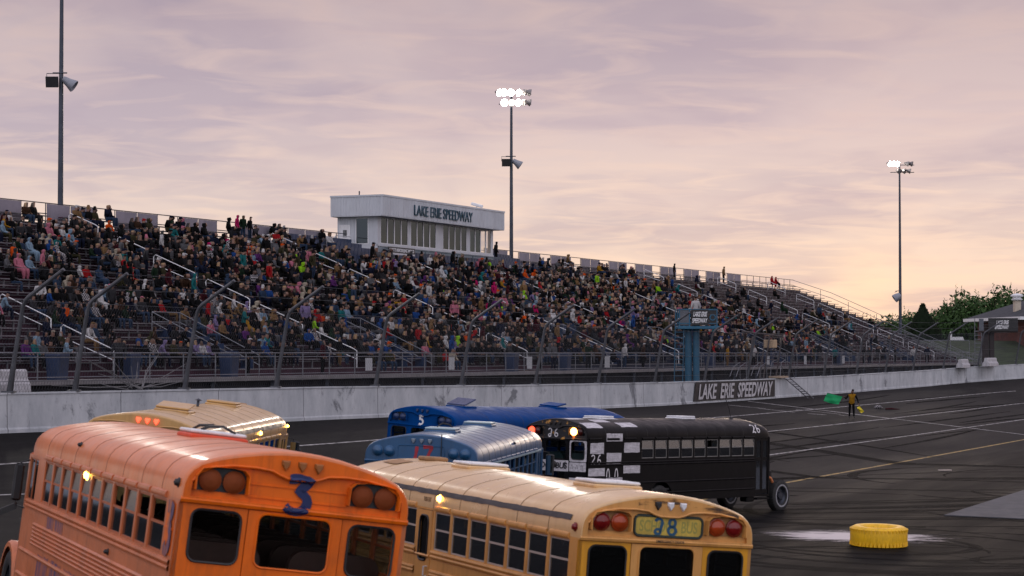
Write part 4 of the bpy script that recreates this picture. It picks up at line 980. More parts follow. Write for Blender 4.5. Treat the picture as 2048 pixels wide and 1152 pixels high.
# back rail with panels in two bays of three
def zr(t): return 8.02
mb = MB(); bays = []
for a, b_ in ((GS0, PB0-.6), (PB1+1.2, GS1)):
    for z in (8.02, 7.45): mb.tube([SX(a, 70.75, z), SX(b_, 70.75, z)], .03, 6)
    k = 0; t = a + ((95.6-2.13*12*2-a) % 2.13 if a == GS0 else 0)
    tt = np.arange(a, b_+.01, 2.13) if a != GS0 else np.arange(95.6-2.13*21, b_, 2.13)
    for i, t in enumerate(tt):
        if t < GS0: continue
        mb.tube([SX(t, 70.75, 6.7), SX(t, 70.75, 8.03)], .03, 6); bays.append((t, i))
mb.build('back_rail', DARKSTEEL, stand)
PANEL = mat('grey_back_panel', (.23,.21,.25), .6, 0, .15, .8, (.12,.11,.13), .4)
for t, i in bays:
    if t > 212 or t+2.13 > GS1 or (t < PB0 and t+2.2 > PB0-.6): continue
    if i % 3 != 2:
        mb = MB(); slab(mb, t+.05, t+2.08, 70.70, 70.72, 6.85, 7.98, 0); mb.build('back_panel', PANEL, stand)
# aisle rails
for ai, t in enumerate(AISLES):
    top = NROW-1 if not (PB0-1 < t < PB1+1) else 19
    spans = [(0, 3), (4, 7), (8, 11), (12, 15), (16, 18), (20, 22)]
    for r0, r1 in spans:
        if r1 > top: continue
        mb = MB(); off = random.uniform(-.1, .1)
        a, b_ = (t+off, NR(r1)+.4, ZF(r1)), (t+off, NR(r0)+.1, ZF(r0))
        A = lambda p, h: SX(p[0], p[1], p[2]+h)
        mid = lambda h: SX(t+off, (a[1]+b_[1])/2, (a[2]+b_[2])/2+h)
        mb.tube([A(a, 0), A(a, .80), A((a[0], a[1]-.12, a[2]), .90), A((b_[0], b_[1]+.15, b_[2]), .92), A(b_, .82), A(b_, 0)], .026, 6)
        mb.tube([A(a, .42), A(b_, .42)], .022, 5)
        mb.build('aisle_rail', WHITEPIPE, stand)
# stair entries from the walkway
for t in (85, 102.7, 130.7, 148.5, 168, 187.5, 209):
    mb = MB()
    for s in (-1.15, 1.15):
        for h in (.95, .5): mb.tube([SX(t+s, 56.1, ZF(5)+h), SX(t+s, 51.8, -1.05+h)], .024, 5)
        mb.tube([SX(t+s, 56.1, ZF(4)), SX(t+s, 56.1, ZF(5)+.95)], .024, 5); mb.tube([SX(t+s, 51.8, -1.05), SX(t+s, 51.8, -.1)], .024, 5)
    for h in (.95, .5): mb.tube([SX(t-1.15, 56.1, ZF(5)+h), SX(t+1.15, 56.1, ZF(5)+h)], .024, 5)
    mb.build('stair_rail', GALV, stand)
    mb = MB()
    for r in range(5): slab(mb, t-1.1, t+1.1, NR(r)+.34, NR(r)+.76, ZF(r)+.0, ZF(r)+.03, 0); slab(mb, t-1.12, t-1.09, NR(r)+.1, NR(r)+.76, ZF(r)-.02, ZF(r)+.5, 0); slab(mb, t+1.09, t+1.12, NR(r)+.1, NR(r)+.76, ZF(r)-.02, ZF(r)+.5, 0)
    mb.build('entry_stair', NAVY, stand)
# the sloping rail and open stairs on the right end
mb = MB()
for h in (1.12, .55): mb.tube([SX(GS1, 70.75, ZF(23)+h), SX(GS1, 66.5, ZF(19)+h-.1), SX(GS1, 52, ZF(0)+h-.25), SX(GS1, 48.8, -1.05+h-.6)], .03, 6)
for r in range(0, 24, 4): mb.tube([SX(GS1, NR(r)+.1, ZF(r)-.1), SX(GS1, NR(r)+.1, ZF(r)+1.0)], .028, 6)
mb.build('end_rail', GALV, stand)
for t0 in (221.5, 225, 229):
    mb = MB()
    for h in (.92, .5): mb.tube([SX(t0, 58.5, 1.5+h), SX(t0, 49.6, -1.9+h+.35)], .026, 5)
    for q in (0, .33, .66, 1.): mb.tube([SX(t0, 58.5-8.9*q, 1.5-3.05*q), SX(t0, 58.5-8.9*q, 1.5-3.05*q+.92)], .024, 5)
    for s in range(11): slab(mb, t0, t0+1.2, 57.8-.8*s, 58.2-.8*s, 1.25-.28*s, 1.29-.28*s, 0)
    mb.build('end_stair', GALV, stand)

# ------------------------------------------------------------------ press box
PW = mat('white_ribbed_cladding', (.50,.52,.56), .5, 0, .06, .7, (.25,.23,.25), .3); PG = mat('grey_green_cladding', (.20,.23,.26), .55, 0, .08, .8); TEAL = mat('teal_letter', (.004,.05,.085), .5)
pb = empty('press_box', 'grey-white press box with long windows and teal letters on its fascia', 'building', P3(140, 69, 6)); po = -pb.location
Q = lambda t, n, z: P3(t, n, z) + po
FZ0, FZ1, BZ0 = 9.33, 10.62, 5.6
def ribbed(mb, a, b_, z0, z1, out, pitch=.24, mi=0):
    """ribbed sheet from plan point a to b, ribs standing out along `out`"""
    ax, ay = XY(*a); bx, by = XY(*b_); L_ = math.hypot(bx-ax, by-ay); n = max(1, int(L_/pitch)); cs = []
    for i in range(n):
        for f, d in ((0, 0), (.55, 0), (.62, .028), (.93, .028)): cs.append(((i+f)/n, d))
    cs.append((1, 0)); vs_ = []
    for f, d in cs:
        x = ax+(bx-ax)*f+out[0]*d; y = ay+(by-ay)*f+out[1]*d
        vs_ += [(x+po.x, y+po.y, z0+CAMZ+po.z), (x+po.x, y+po.y, z1+CAMZ+po.z)]
    mb.add(vs_, [(2*i, 2*i+2, 2*i+3, 2*i+1) for i in range(len(cs)-1)], mi)
def pslab(mb, t0, t1, n0, n1, z0, z1, mi=0):
    vs_ = [Q(t, n, z) for t in (t0, t1) for n in (n0, n1) for z in (z0, z1)]
    mb.add(vs_, [(0,1,3,2), (4,6,7,5), (0,4,5,1), (2,3,7,6), (0,2,6,4), (1,5,7,3)], mi)
F0, F1, FN0, FN1 = 130.1, 149.8, 68.6, 72.6
mb = MB(); ribbed(mb, (F0, FN0), (F1, FN0), FZ0, FZ1, -D_N); ribbed(mb, (F0, FN1), (F0, FN0), FZ0, FZ1, -D_T); ribbed(mb, (F1, FN0), (F1, FN1), FZ0, FZ1, D_T); ribbed(mb, (F1, FN1), (F0, FN1), FZ0, FZ1, D_N)
pslab(mb, F0, F1, FN0, FN1, FZ0-.06, FZ0); pslab(mb, F0-.05, F1+.05, FN0-.05, FN1+.05, FZ1-.02, FZ1+.10)
mb.build('fascia', PW, pb)
W0, W1, WN0, WN1 = 130.7, 149.3, 69.3, 72.4; SZ = 7.45
groups = [(131.1, 135.2, 4), (135.6, 139.6, 4), (140.7, 144.7, 4), (145.2, 148.95, 4)]
mb = MB(); holes = []
for a, b_, k in groups: holes.append([(a, SZ), (b_, SZ), (b_, FZ0-.08), (a, FZ0-.08)])
mb.plate([(W0, SZ-.5), (W1, SZ-.5), (W1, FZ0), (W0, FZ0)], holes, lambda a, z, d: Q(a, WN0+d, z), .12, 0)
ribbed(mb, (W0, WN0-.01), (W1, WN0-.01), BZ0-1, SZ-.18, -D_N, .3, 1); pslab(mb, W0, W1, WN0-.06, WN0+.1, SZ-.18, SZ-.06, 0)
mb.plate([(WN0+.12, BZ0), (WN1, BZ0), (WN1, FZ0), (WN0+.12, FZ0)], [[(70.0, 7.4), (71.0, 7.4), (71.0, FZ0-.12), (70.0, FZ0-.12)]], lambda n, z, d: Q(W0+d, n, z), .1, 0)
ribbed(mb, (W0-.01, WN1), (W0-.01, 71.1), BZ0, FZ0-.06, -D_T, .24); 
mb.plate([(W0, BZ0), (W1, BZ0), (W1, FZ0), (W0, FZ0)], [[(145.6, 7.3), (149.1, 7.3), (149.1, FZ0-.1), (145.6, FZ0-.1)]], lambda a, z, d: Q(a, WN1-d, z), .1, 0)
mb.plate([(WN0+.12, BZ0), (WN1-.1, BZ0), (WN1-.1, FZ0), (WN0+.12, FZ0)], [[(69.7, 7.4), (72.1, 7.4), (72.1, FZ0-.12), (69.7, FZ0-.12)]], lambda n, z, d: Q(W1-d, n, z), .1, 0)
pslab(mb, W0, W1, WN0, WN1, 6.5, 6.6, 1); pslab(mb, 144.9, 145.0, WN0+.12, WN1-.1, 6.6, FZ0, 1)
mb.build('wall', [PW, PG], pb)
for a, b_, k in groups:
    for i in range(k):
        x0, x1 = a+(b_-a)*i/k, a+(b_-a)*(i+1)/k; f = MB()
        for z0, z1 in ((SZ, SZ+.05), (FZ0-.13, FZ0-.08)): pslab(f, x0, x1, WN0-.01, WN0+.06, z0, z1)
        for q0, q1 in ((x0, x0+.055), (x1-.055, x1)): pslab(f, q0, q1, WN0-.012, WN0+.058, SZ+.05, FZ0-.13)
        f = f.build('window', WHITEP, pb); g = MB(); pslab(g, x0+.05, x1-.05, WN0+.02, WN0+.03, SZ+.04, FZ0-.12); g.build('pane', CLEARGLASS if (a > 145 and i >= 2) else PRESSGLASS, f)
f = MB()
for n0, n1, z0, z1 in ((70.0, 71.0, 7.4, 7.46), (70.0, 71.0, FZ0-.18, FZ0-.12), (70.0, 70.06, 7.46, FZ0-.18), (70.94, 71.0, 7.46, FZ0-.18)): pslab(f, W0-.02, W0+.06, n0, n1, z0, z1)
f = f.build('side_window', WHITEP, pb); g = MB(); pslab(g, W0+.02, W0+.03, 70.05, 70.95, 7.45, FZ0-.17); g.build('pane', PRESSGLASS, f)
f = MB(); pslab(f, W0-.05, W0-.0, 71.4, 72.25, 6.6, 8.75); f = f.build('door', WHITEP, pb); g = MB(); pslab(g, W0-.056, W0-.05, 71.65, 71.95, 7.9, 8.4); g.build('pane', DARKGLASS, f)
def pb_M(t, n, z): 
    p = Q(t, n, z); x = Vector((*D_T, 0)); zz = Vector((*-D_N, 0)); return Matrix(((x.x, 0, zz.x, p.x), (x.y, 0, zz.y, p.y), (0, 1, 0, p.z), (0,0,0,1)))
letters('LAKE ERIE SPEEDWAY', 9.4, .74, TEAL, pb, pb_M(139.4, FN0-.06, 9.92), bold=.004, extrude=.03)
mb = MB()
for t in np.arange(134.5, 149.5, 2.6): mb.tube([Q(t, 68.9, 5.6), Q(t, 68.9, 7.15)], .035, 6)
for z in (7.15, 6.5): mb.tube([Q(131, 68.9, z), Q(149.6, 68.9, z)], .03, 6)
mb.build('balcony_rail', mat('teal_grey_rail', (.05,.085,.10), .5), pb)
cm = MB(); cm.bbox(-.45, .45, -.14, .14, 0, .2, .03, 0, Matrix.Translation(Q(146.2, 69.2, 10.9)) @ Matrix.Rotation(TRACK_ANG-.9, 4, 'Z') @ Matrix.Rotation(R(14), 4, 'Y')); cm.tube([Q(146.2, 69.2, 10.7), Q(146.2, 69.2, 10.95)], .04, 6); cm.build('camera', WHITEP, pb)
cm = MB(); cm.tube([Q(130.3, 70.5, 10.7), Q(130.3, 70.5, 11.0)], .05, 6); cm.build('vent_pipe', DARKSTEEL, pb)
bb = empty('hanging_banner', 'white banner with a black strip of capitals hung below the press box windows', 'banner', P3(133.3, 68.8, 6.9)); 
mb = MB(); x0, x1 = -2.0, 2.0
Qb = lambda a, n, z: P3(133.3+a, n, z) - bb.location
mb.plate([(x0, 6.05), (x1, 6.05), (x1, 6.85), (x0, 6.85)], [], lambda a, z, d: Qb(a, 68.80+d, z), .02, 0)
mb.plate([(x0, 6.85), (x1, 6.85), (x1, 7.25), (x0, 7.25)], [], lambda a, z, d: Qb(a, 68.80+d, z), .02, 1); mb.build('sheet', [mat('white_vinyl', (.5,.49,.52), .5), BLACK], bb)
M_ = pb_M(133.3, 68.79, 7.05); M_.translation = M_.translation - po - bb.location
letters("SCOTT'S REMODELING WORLD", 3.7, .24, WHITEP, bb, M_, bold=.02, extrude=.006)
# landings and steps at both ends of the press box
for t0, sgn, lab in ((126.0, 1, 'galvanised landing and steps with rails left of the press box'), (154.6, -1, 'galvanised steps with rails right of the press box')):
    ld = empty('access_steps', lab, 'steps', P3(t0+2*sgn, 71, 6)); lo = -ld.location; G = lambda t, n, z: P3(t, n, z)+lo
    mb = MB()
    for s in range(9):
        a = t0 + sgn*(-.2+.28*s)
        vs_ = [G(t, n, z) for t in (a, a+.26*sgn) for n in (71.2, 72.3) for z in (5.2+.2*s, 5.24+.2*s)]; mb.add(vs_, [(0,1,3,2), (4,6,7,5), (0,4,5,1), (2,3,7,6), (0,2,6,4), (1,5,7,3)])
    mb.build('tread', ALU, ld); mb = MB()
    for n in (71.2, 72.3):
        for h in (1.0, .55): mb.tube([G(t0-.2*sgn, n, 5.1+h), G(t0+2.3*sgn, n, 6.9+h), G(t0+4.4*sgn, n, 6.9+h)], .03, 6)
        for q in (0, 1.1, 2.3, 4.3): mb.tube([G(t0+q*sgn, n, 4.9+min(1.8, .78*q)), G(t0+q*sgn, n, 6.2+min(1.75, .75*q))], .03, 6)
    mb.build('rail', WHITEPIPE, ld)
NAVYSIGN = mat('navy_sign', (.02,.05,.09), .5)
sg = empty('entry_sign', 'small navy sign with white words beside the press box door', 'sign', P3(129.5, 71.9, 8)); 
def sgM(t, n, z): 
    p = P3(t, n, z) - sg.location; x = Vector((*-D_N, 0)); zz = Vector((*-D_T, 0)); return Matrix(((x.x, 0, zz.x, p.x), (x.y, 0, zz.y, p.y), (0, 1, 0, p.z), (0,0,0,1)))
mb = MB()
for n, z, w, h in ((72.2, 7.65, .75, .36), (71.85, 7.05, .75, .6)):
    M_ = sgM(129.55, n, z); mb.box(-w/2, w/2, -h/2, h/2, -.02, 0, 0, M_)
mb.build('board', NAVYSIGN, sg)
mx_ = sgM(129.53, 72.2, 7.7); xx = Vector((*-D_N, 0))
letters('SKY BOX', .62, .13, WHITEP, sg, Matrix(((xx.x, 0, -D_T[0], mx_[0][3]), (xx.y, 0, -D_T[1], mx_[1][3]), (0, 1, 0, mx_[2][3]), (0,0,0,1))), bold=.02, extrude=.004)
letters('ENTRY', .42, .10, WHITEP, sg, Matrix(((xx.x, 0, -D_T[0], mx_[0][3]), (xx.y, 0, -D_T[1], mx_[1][3]), (0, 1, 0, mx_[2][3]-.16), (0,0,0,1))), bold=.02, extrude=.004)

# ------------------------------------------------------------------ light poles
POLE = mat('dark_pole_steel', (.055,.065,.085), .45, .7, .15, 1.)
LAMP_ON = emit('floodlight_lens', (1., .95, .86), 80.); LAMP_DIM = emit('side_on_lens', (1., .9, .78), 2.5)
HEADM = mat('lamp_head_shell', (.22,.20,.20), .45, .3)
SPK = mat('speaker_black', (.010,.010,.012), .6); HORN = mat('grey_horn', (.22,.23,.27), .45)
def light_pole(t, n, ztop, zspk, label, heads, spk='both', flux=5000):
    p0 = P3(t, n, -2.6); root = empty('light_pole', label, 'light pole', p0, group='floodlight poles behind the stand')
    H = ztop+2.6; mb = MB(); mb.tube([(0,0,0), (0,0,H*.5), (0,0,H)], [.20, .15, .095], 12); mb.build('pole', POLE, root)
    mb = MB(); arms = {0: H+.15, 1: H-.65}
    for k, z in arms.items(): mb.tube([(-1.0, .0, z), (1.6, .0, z)], .045, 6)
    mb.tube([(0,0,H-.9), (0,0,H+.2)], .07, 8); mb.build('crossarm', POLE, root)
    for row, x, on, yaw in heads:
        hd = MB(); z = arms[row]+.12; ML = Matrix.Translation((x, -.12, z)) @ Matrix.Rotation(R(yaw), 4, 'Z') @ Matrix.Rotation(R(90+14), 4, 'X')
        hd.lathe([(.001,-.42), (.10,-.40), (.14,-.25), (.24,-.08), (.29,.06), (.30,.10), (.28,.09)], 20, 0, ML); hd.tube([(x, 0, z-.14), (x, -.1, z)], .03, 5)
        h = hd.build('lamp_head', HEADM, root); ln = MB(); ln.lathe([(.001,.08), (.15,.075), (.28,.06)], 20, 0, ML); ln.build('lens', LAMP_ON if on == 1 else (LAMP_DIM if on == 2 else HEADM), h)
    zs = zspk+2.6
    if spk == 'both':
        mb = MB(); mb.tube([(-.45,-.1,zs+.45), (.35,-.1,zs+.45)], .04, 6); mb.tube([(-.78,-.1,zs+.05), (-.78,-.1,zs+.42), (-.10,-.1,zs+.42)], .025, 5); mb.build('bracket', POLE, root)
        mb = MB(); ML = Matrix.Translation((-.42,-.15,zs)) @ Matrix.Rotation(R(12), 4, 'X'); mb.loft([[(sx*.34*k, y, sz*.30*k-.03) for sx, sz in ((-1,-1), (1,-1), (1,1), (-1,1))] for y, k in ((-.35, 1.), (-.1, .95), (.25, .45), (.3, .4))], 0, True, True, False, ML); mb.build('speaker', SPK, root)
        ML = Matrix.Translation((.2,-.05,zs+.08)) @ Matrix.Rotation(R(35), 4, 'Y') @ Matrix.Rotation(R(90), 4, 'Y')
        mb = MB(); mb.lathe([(.001,-.12), (.16,-.1), (.20,.05), (.24,.25), (.36,.62), (.35,.66), (.1,.3), (.001,.25)], 20, 0, ML); mb.build('horn', HORN, root)
    else:
        mb = MB(); mb.tube([(0,-.1,zs+.5), (-.55,-.1,zs+.45)], .04, 6); mb.tube([(-.62,-.1,zs+.3), (-.35,-.1,zs+.45)], .03, 6)
        ML = Matrix.Translation((-.25,-.3,zs-.1)) @ Matrix.Rotation(R(-35), 4, 'Y') @ Matrix.Rotation(R(-90), 4, 'Y'); mb.build('bracket', POLE, root)
        mb = MB(); mb.lathe([(.001,-.3), (.28,-.25), (.40,.1), (.46,.5), (.44,.55), (.30,.3), (.001,.2)], 20, 0, ML); mb.build('horn', HORN, root)
    sp_l = bpy.data.lights.new('floodlight', 'SPOT'); sp_l.energy = flux; sp_l.spot_size = R(130); sp_l.spot_blend = .6; sp_l.color = (1., .93, .82); sp_l.shadow_soft_size = .9
    link('floodlight', sp_l, root, (.2, -.9, H-.1), (Vector((10, -60, -22))).to_track_quat('-Z', 'Y').to_euler())
    return root
HA = [(0,-1.0,1,40), (0,-.62,1,20), (0,-.05,1,10), (0,.55,1,50), (0,1.02,2,80), (0,1.45,2,100), (1,-.58,1,20), (1,.02,2,5), (1,.50,1,40), (1,1.0,2,80), (1,1.45,2,100)]
light_pole(98.9, 72.2, 22.0, 15.0, 'near floodlight pole rising out of the picture above the left of the stand', HA)
light_pole(158.6, 72.0, 20.6, 15.3, 'middle floodlight pole with lit lamps beside the press box', HA)
HB = [(0,-1.1,1,35), (0,-.7,1,30), (0,-.3,1,20), (0,.9,0,80), (0,1.3,0,70), (1,-.1,0,30), (1,.5,0,60), (1,1.1,0,80)]
light_pole(234, 59.6, 20.4, 6.3, 'far floodlight pole with lit lamps beyond the right end of the stand', HB, 'one')
# ------------------------------------------------------------------ flag stand and other things along the wall
BLUESTEEL = mat('blue_steel_paint', (.012,.10,.18), .5, 0, .2, 2, (.05,.06,.07), .3)
CAMFACE = lambda loc: math.atan2(-loc[0], loc[1])     # turn so that local -Y looks towards the stand's usual viewers
def local(root): return -root.location
fs_t, fs_n = 121.0, 43.0
p0 = P3(fs_t, fs_n, -2.8); FS = empty('flag_stand', 'blue steel flag stand tower with ladder and black sign, above the wall', 'tower', p0, (0, 0, 0))
ZP = 1.42+2.8     # platform height above its foot
mb = MB(); mb.tube([(.0,.1,0), (.0,.1,ZP)], .20, 12); mb.tube([(-.45,.2,0), (-.45,.2,ZP)], .22, 12); mb.build('column', BLUESTEEL, FS)
mb = MB(); mb.bbox(-1.15, 1.30, -.75, .85, ZP-.02, ZP+.16, .02); mb.build('platform', BLUESTEEL, FS)
mb = MB()
for x in (-1.05, -.45, .55, 1.15): mb.box(x-.035, x+.035, -.72, -.65, ZP+.16, ZP+1.15)
for x in (-1.05, 1.15): mb.box(x-.035, x+.035, .72, .79, ZP+.16, ZP+1.15)
for z in (1.10, .28): mb.box(-1.10, 1.20, -.735, -.66, ZP+z, ZP+z+.06); mb.box(-1.10, -1.04, -.6, .7, ZP+z, ZP+z+.06); mb.box(1.12, 1.18, -.6, .7, ZP+z, ZP+z+.06); mb.box(-1.1, 1.2, .72, .78, ZP+z, ZP+z+.06)
mb.build('railing', BLUESTEEL, FS)
mb = MB(); mb.box(-1.02, -.49, -.70, -.68, ZP+.2, ZP+1.1); mb.build('side_panel', mat('grey_mesh_panel', (.09,.10,.12), .6), FS)
mb = MB(); mb.bbox(-.36, .66, -.80, -.74, ZP+.20, ZP+1.12, .01); sg = mb.build('sign', BLACK, FS)
mt = lambda x, y, z: Matrix(((1,0,0,x), (0,0,-1,y), (0,1,0,z), (0,0,0,1)))
letters('LAKE ERIE', .82, .28, WHITEP, sg, mt(.17, -.808, ZP+.85), shear=.25, bold=.03, extrude=.004)
letters('SPEEDWAY', .90, .28, WHITEP, sg, mt(.14, -.808, ZP+.47), shear=.25, bold=.03, extrude=.004)
mb = MB(); mb.box(.70, 1.10, -.70, -.66, ZP+.22, ZP+1.08); mb.lathe([(.19,0), (.19,.02), (.13,.02), (.13,0)], 18, 1, mt(.90, -.705, ZP+.66)); mb.build('equipment_panel', [BLACK, BLUESTEEL], FS)
mb = MB()
for x in (-1.25, -.75): mb.tube([(x-.12, -.6, 0.1), (x, -.55, ZP+1.15)], .03, 6)
z = .5
while z < ZP: f = z/(ZP+1.15); mb.tube([(-1.37+.12*f, -.6, z), (-.87+.12*f, -.6, z)], .022, 6); z += .32
mb.build('ladder', BLUESTEEL, FS)
# second, dark sign tower far down the wall
t2, n2 = 191.5, 40.6; p0 = P3(t2, n2, -2.6); ST = empty('sign_tower', 'dark brown tower with black sign and ladder near the far end of the wall', 'tower', p0)
DKB = mat('dark_brown_post', (.022,.013,.012), .6, 0, .3, 3); H = 2.6+1.9
mb = MB(); mb.bbox(-.85, -.35, -.2, .2, 0, H+.6, .02); mb.bbox(-.25, .15, -.2, .2, 0, H, .02); mb.build('column', DKB, ST)
mb = MB(); mb.bbox(-1.3, 2.1, -.7, .7, H-.1, H+.05, .02); mb.build('platform', DKB, ST)
mb = MB(); mb.bbox(-.5, 2.1, -.8, -.72, H+.0, H+1.15, .01); sg = mb.build('sign', BLACK, ST)
letters('LAKE ERIE', 1.1, .34, WHITEP, sg, mt(.75, -.81, H+.78), shear=.25, bold=.03, extrude=.006)
letters('SPEEDWAY', 1.25, .34, WHITEP, sg, mt(.68, -.81, H+.36), shear=.25, bold=.03, extrude=.006)
mb = MB(); mb.box(-1.3, -.9, -.75, -.72, H+.05, H+1.1); mb.build('side_panel', mat('grey_mesh_panel', (.09,.10,.12), .6), ST)
mb = MB()
for x in (-1.65, -1.05): mb.tube([(x, -.6, 0), (x, -.6, H+1.1)], .035, 6)
for k in range(13): mb.tube([(-1.65, -.6, .3+.35*k), (-1.05, -.6, .3+.35*k)], .03, 6)
mb.build('ladder', GALV, ST)
# folding ladder over the wall, with hoops
t3 = 135.2; A = P3(t3, 41.9, wall_top(t3)+.05); B_ = P3(t3+2.0, 40.9, wall_bot(t3)-.08)
LD = empty('wall_ladder', 'short aluminium ladder leaning from the white wall down to the asphalt', 'ladder', B_); lo = -LD.location
sv_ = Vector((*D_T, 0)).cross((A-B_).normalized()).normalized(); ux = Vector((D_T[0]*.25, D_T[1]*.25, 0)); mb = MB()
side = (A-B_).cross(Vector((0,0,1))).normalized()*.24
for s in (1, -1): mb.tube([A+side*s+lo, B_+side*s+lo], .035, 6)
mb.build('rail', ALU, LD); mb = MB()
for k in range(1, 9): p = A.lerp(B_, k/9)+lo; mb.tube([p-side, p+side], .03, 6)
mb.build('rung', ALU, LD)
LP = empty('wall_platform', 'pale wooden step with white pipe hoops on top of the wall', 'steps', P3(t3-1, 42.2, wall_top(t3))); lo = -LP.location; mb = MB()
for n_ in (41.85, 42.5): mb.tube([P3(t3-1.6, n_, wall_top(t3)-.0)+lo, P3(t3-1.3, n_, wall_top(t3)+1.0)+lo, P3(t3-.6, n_, wall_top(t3)+1.15)+lo, P3(t3+.6, n_, wall_top(t3)+.95)+lo, P3(t3+1.6, n_, wall_top(t3)-.0)+lo], .022, 6)
mb.build('hoop', GALV, LP); mb = MB()
p = [P3(a, n_, wall_top(t3)+z)+lo for a in (t3-1.9, t3+.1) for n_ in (41.8, 42.5) for z in (.02, .14)]
mb.add(p, [(0,1,3,2), (4,6,7,5), (0,4,5,1), (2,3,7,6), (0,2,6,4), (1,5,7,3)]); mb.build('board', mat('weathered_plywood', (.33,.25,.18), .8, 0, .2, 3), LP)
# grab rails and a mesh gate left of the ladder
for t, lab in ((126.5, 'bent white pipe grab rail on the wall behind the banner end'), (130.6, 'bent white pipe grab rail on the wall nearest the wooden step')):
    r0 = empty('grab_rail', lab, 'rail', P3(t, 42.3, wall_top(t)), group='grab rails on the wall'); lo = -r0.location; mb = MB(); z = wall_top(t)
    for n_ in (42.1, 42.5): mb.tube([P3(t-.9, n_, z+.2)+lo, P3(t-.3, n_, z+.75)+lo, P3(t+1.0, n_, z+1.05)+lo, P3(t+1.1, n_, z)+lo], .022, 6)
    mb.build('pipe', GALV, r0)
SP = empty('spotter_frame', 'rusty steel frame on the wall carrying a tan box beside the catch fence', 'frame', P3(132.7, 42.6, wall_top(132))); lo = -SP.location; mb = MB(); z = wall_top(132)
for a in (131.6, 134.2):
    for n_ in (42.3, 43.4): mb.tube([P3(a, n_, z)+lo, P3(a+.2, n_-.35, z+2.7)+lo], .05, 6)
for h in (.6, 1.2, 1.8, 2.6): mb.tube([P3(131.7, 42.2, z+h)+lo, P3(134.3, 42.2, z+h)+lo], .03, 6)
mb.tube([P3(126.5, 42.0, z+2.95)+lo, P3(134.4, 42.0, z+2.7)+lo], .045, 6); mb.build('frame', mat('rusty_grey_steel', (.10,.085,.085), .6, .4), SP)
mb = MB(); c_ = P3(132.2, 42.0, z+2.2)+lo; mb.bbox(c_.x-.42, c_.x+.36, c_.y-.3, c_.y+.3, c_.z-.26, c_.z+.26, .03); mb.build('box', mat('tan_box', (.42,.30,.19), .7), SP)
# plastic barrels / blocks behind the wall
BLK = mat('scuffed_white_plastic', (.42,.41,.43), .6, 0, .15, 3, (.15,.13,.13), .5)
for t, n_, l, lab in ((52.2, 42.9, 1.3, 'scuffed white barrier block behind the wall, leftmost of the pair'), (55.8, 42.8, 1.9, 'scuffed white barrier block behind the wall beside the first fence posts'), (181.5, 40.9, 2.6, 'white barrier block on the far wall left of the dark sign tower'), (187.0, 39.8, 3.8, 'lumpy white barrier block on the far wall touching the dark sign tower')):
    p0 = P3(t, n_, wall_top(t)); mb = MB()
    rings = [[(x, y*w, h) for y, h in ((-.32,0), (-.30,.25), (-.17,.42), (-.14,.66), (-.08,.72), (.08,.72), (.14,.66), (.17,.42), (.30,.25), (.32,0))] for x, w in ((-l/2, .9), (-l/2+.05, 1), (-.1, 1), (-.06, .93), (.06, .93), (.1, 1), (l/2-.05, 1), (l/2, .9))]
    mb.loft(rings, 0, True, True, False); o = mb.build('barrier_block', BLK, None, p0, (0, 0, TRACK_ANG)); tag(o, lab, 'barrier', 'white barrier blocks')
# fan of broken cables behind the fence
CB = empty('broken_cables', 'fan of pale broken fence cables and slats tangled on the wall', 'debris', P3(62.2, 42.3, wall_top(62))); mb = MB(); rr = random.Random(5)
for k in range(17):
    a = R(8+164*k/16+rr.uniform(-6, 6)); l = rr.uniform(.9, 2.3)*(.6+.4*abs(math.cos(a))); e = Vector((D_T[0]*math.cos(a)*2.0*l+rr.uniform(-.1,.1), D_T[1]*math.cos(a)*2.0*l, .05+math.sin(a)*l*.75))
    mb.tube([(rr.uniform(-.3,.3), 0, rr.uniform(0, .12)), e*.5+Vector((0,0,rr.uniform(-.08,.1))), e], [.020, .015, .008], 5)
mb.build('cable', mat('frayed_pale_cable', (.17,.165,.17), .7), CB)
# bins and notices on the walkway
BIN = mat('blue_bin_plastic', (.012,.025,.065), .5, 0, .2, 2)
binpos = [(70., 'leftmost of its row'), (74.9, 'second from the left'), (82.6, 'third from the left'), (112.8, 'fourth from the left'), (120.5, 'fifth from the left, left of the flag stand'), (147., 'third from the right'), (160.6, 'second from the right'), (180, 'rightmost, near the bare end of the stand')]
proto = None
for t, lab in binpos:
    p0 = P3(t, 51.2, -1.05)
    if proto is None:
        r0 = empty('litter_bin', 'x', 'bin', p0, (0,0,TRACK_ANG)); mb = MB(); mb.loft([[(x*k, y*k, h) for x, y in rrect(-.36, .36, -.34, .34, .08, 3)] for h, k in ((0, .86), (.9, 1.0), (.93, 1.05), (.97, 1.05))], 0, True, True, False); mb.build('bin_body', BIN, r0)
        mb = MB(); mb.loft([[(x*k, y*k, h) for x, y in rrect(-.36, .36, -.34, .34, .08, 3)] for h, k in ((.975, 1.06), (1.02, 1.04), (1.06, .8))], 0, True, True, False); mb.build('lid', BIN, r0); proto = r0
    else:
        r0 = proto.copy(); COL.objects.link(r0); r0.location = p0
        for ch in proto.children: c2 = ch.copy(); COL.objects.link(c2); c2.parent = r0
    r0['label'] = 'dark blue litter bin on the walkway, ' + lab; r0['group'] = 'litter bins on the walkway'
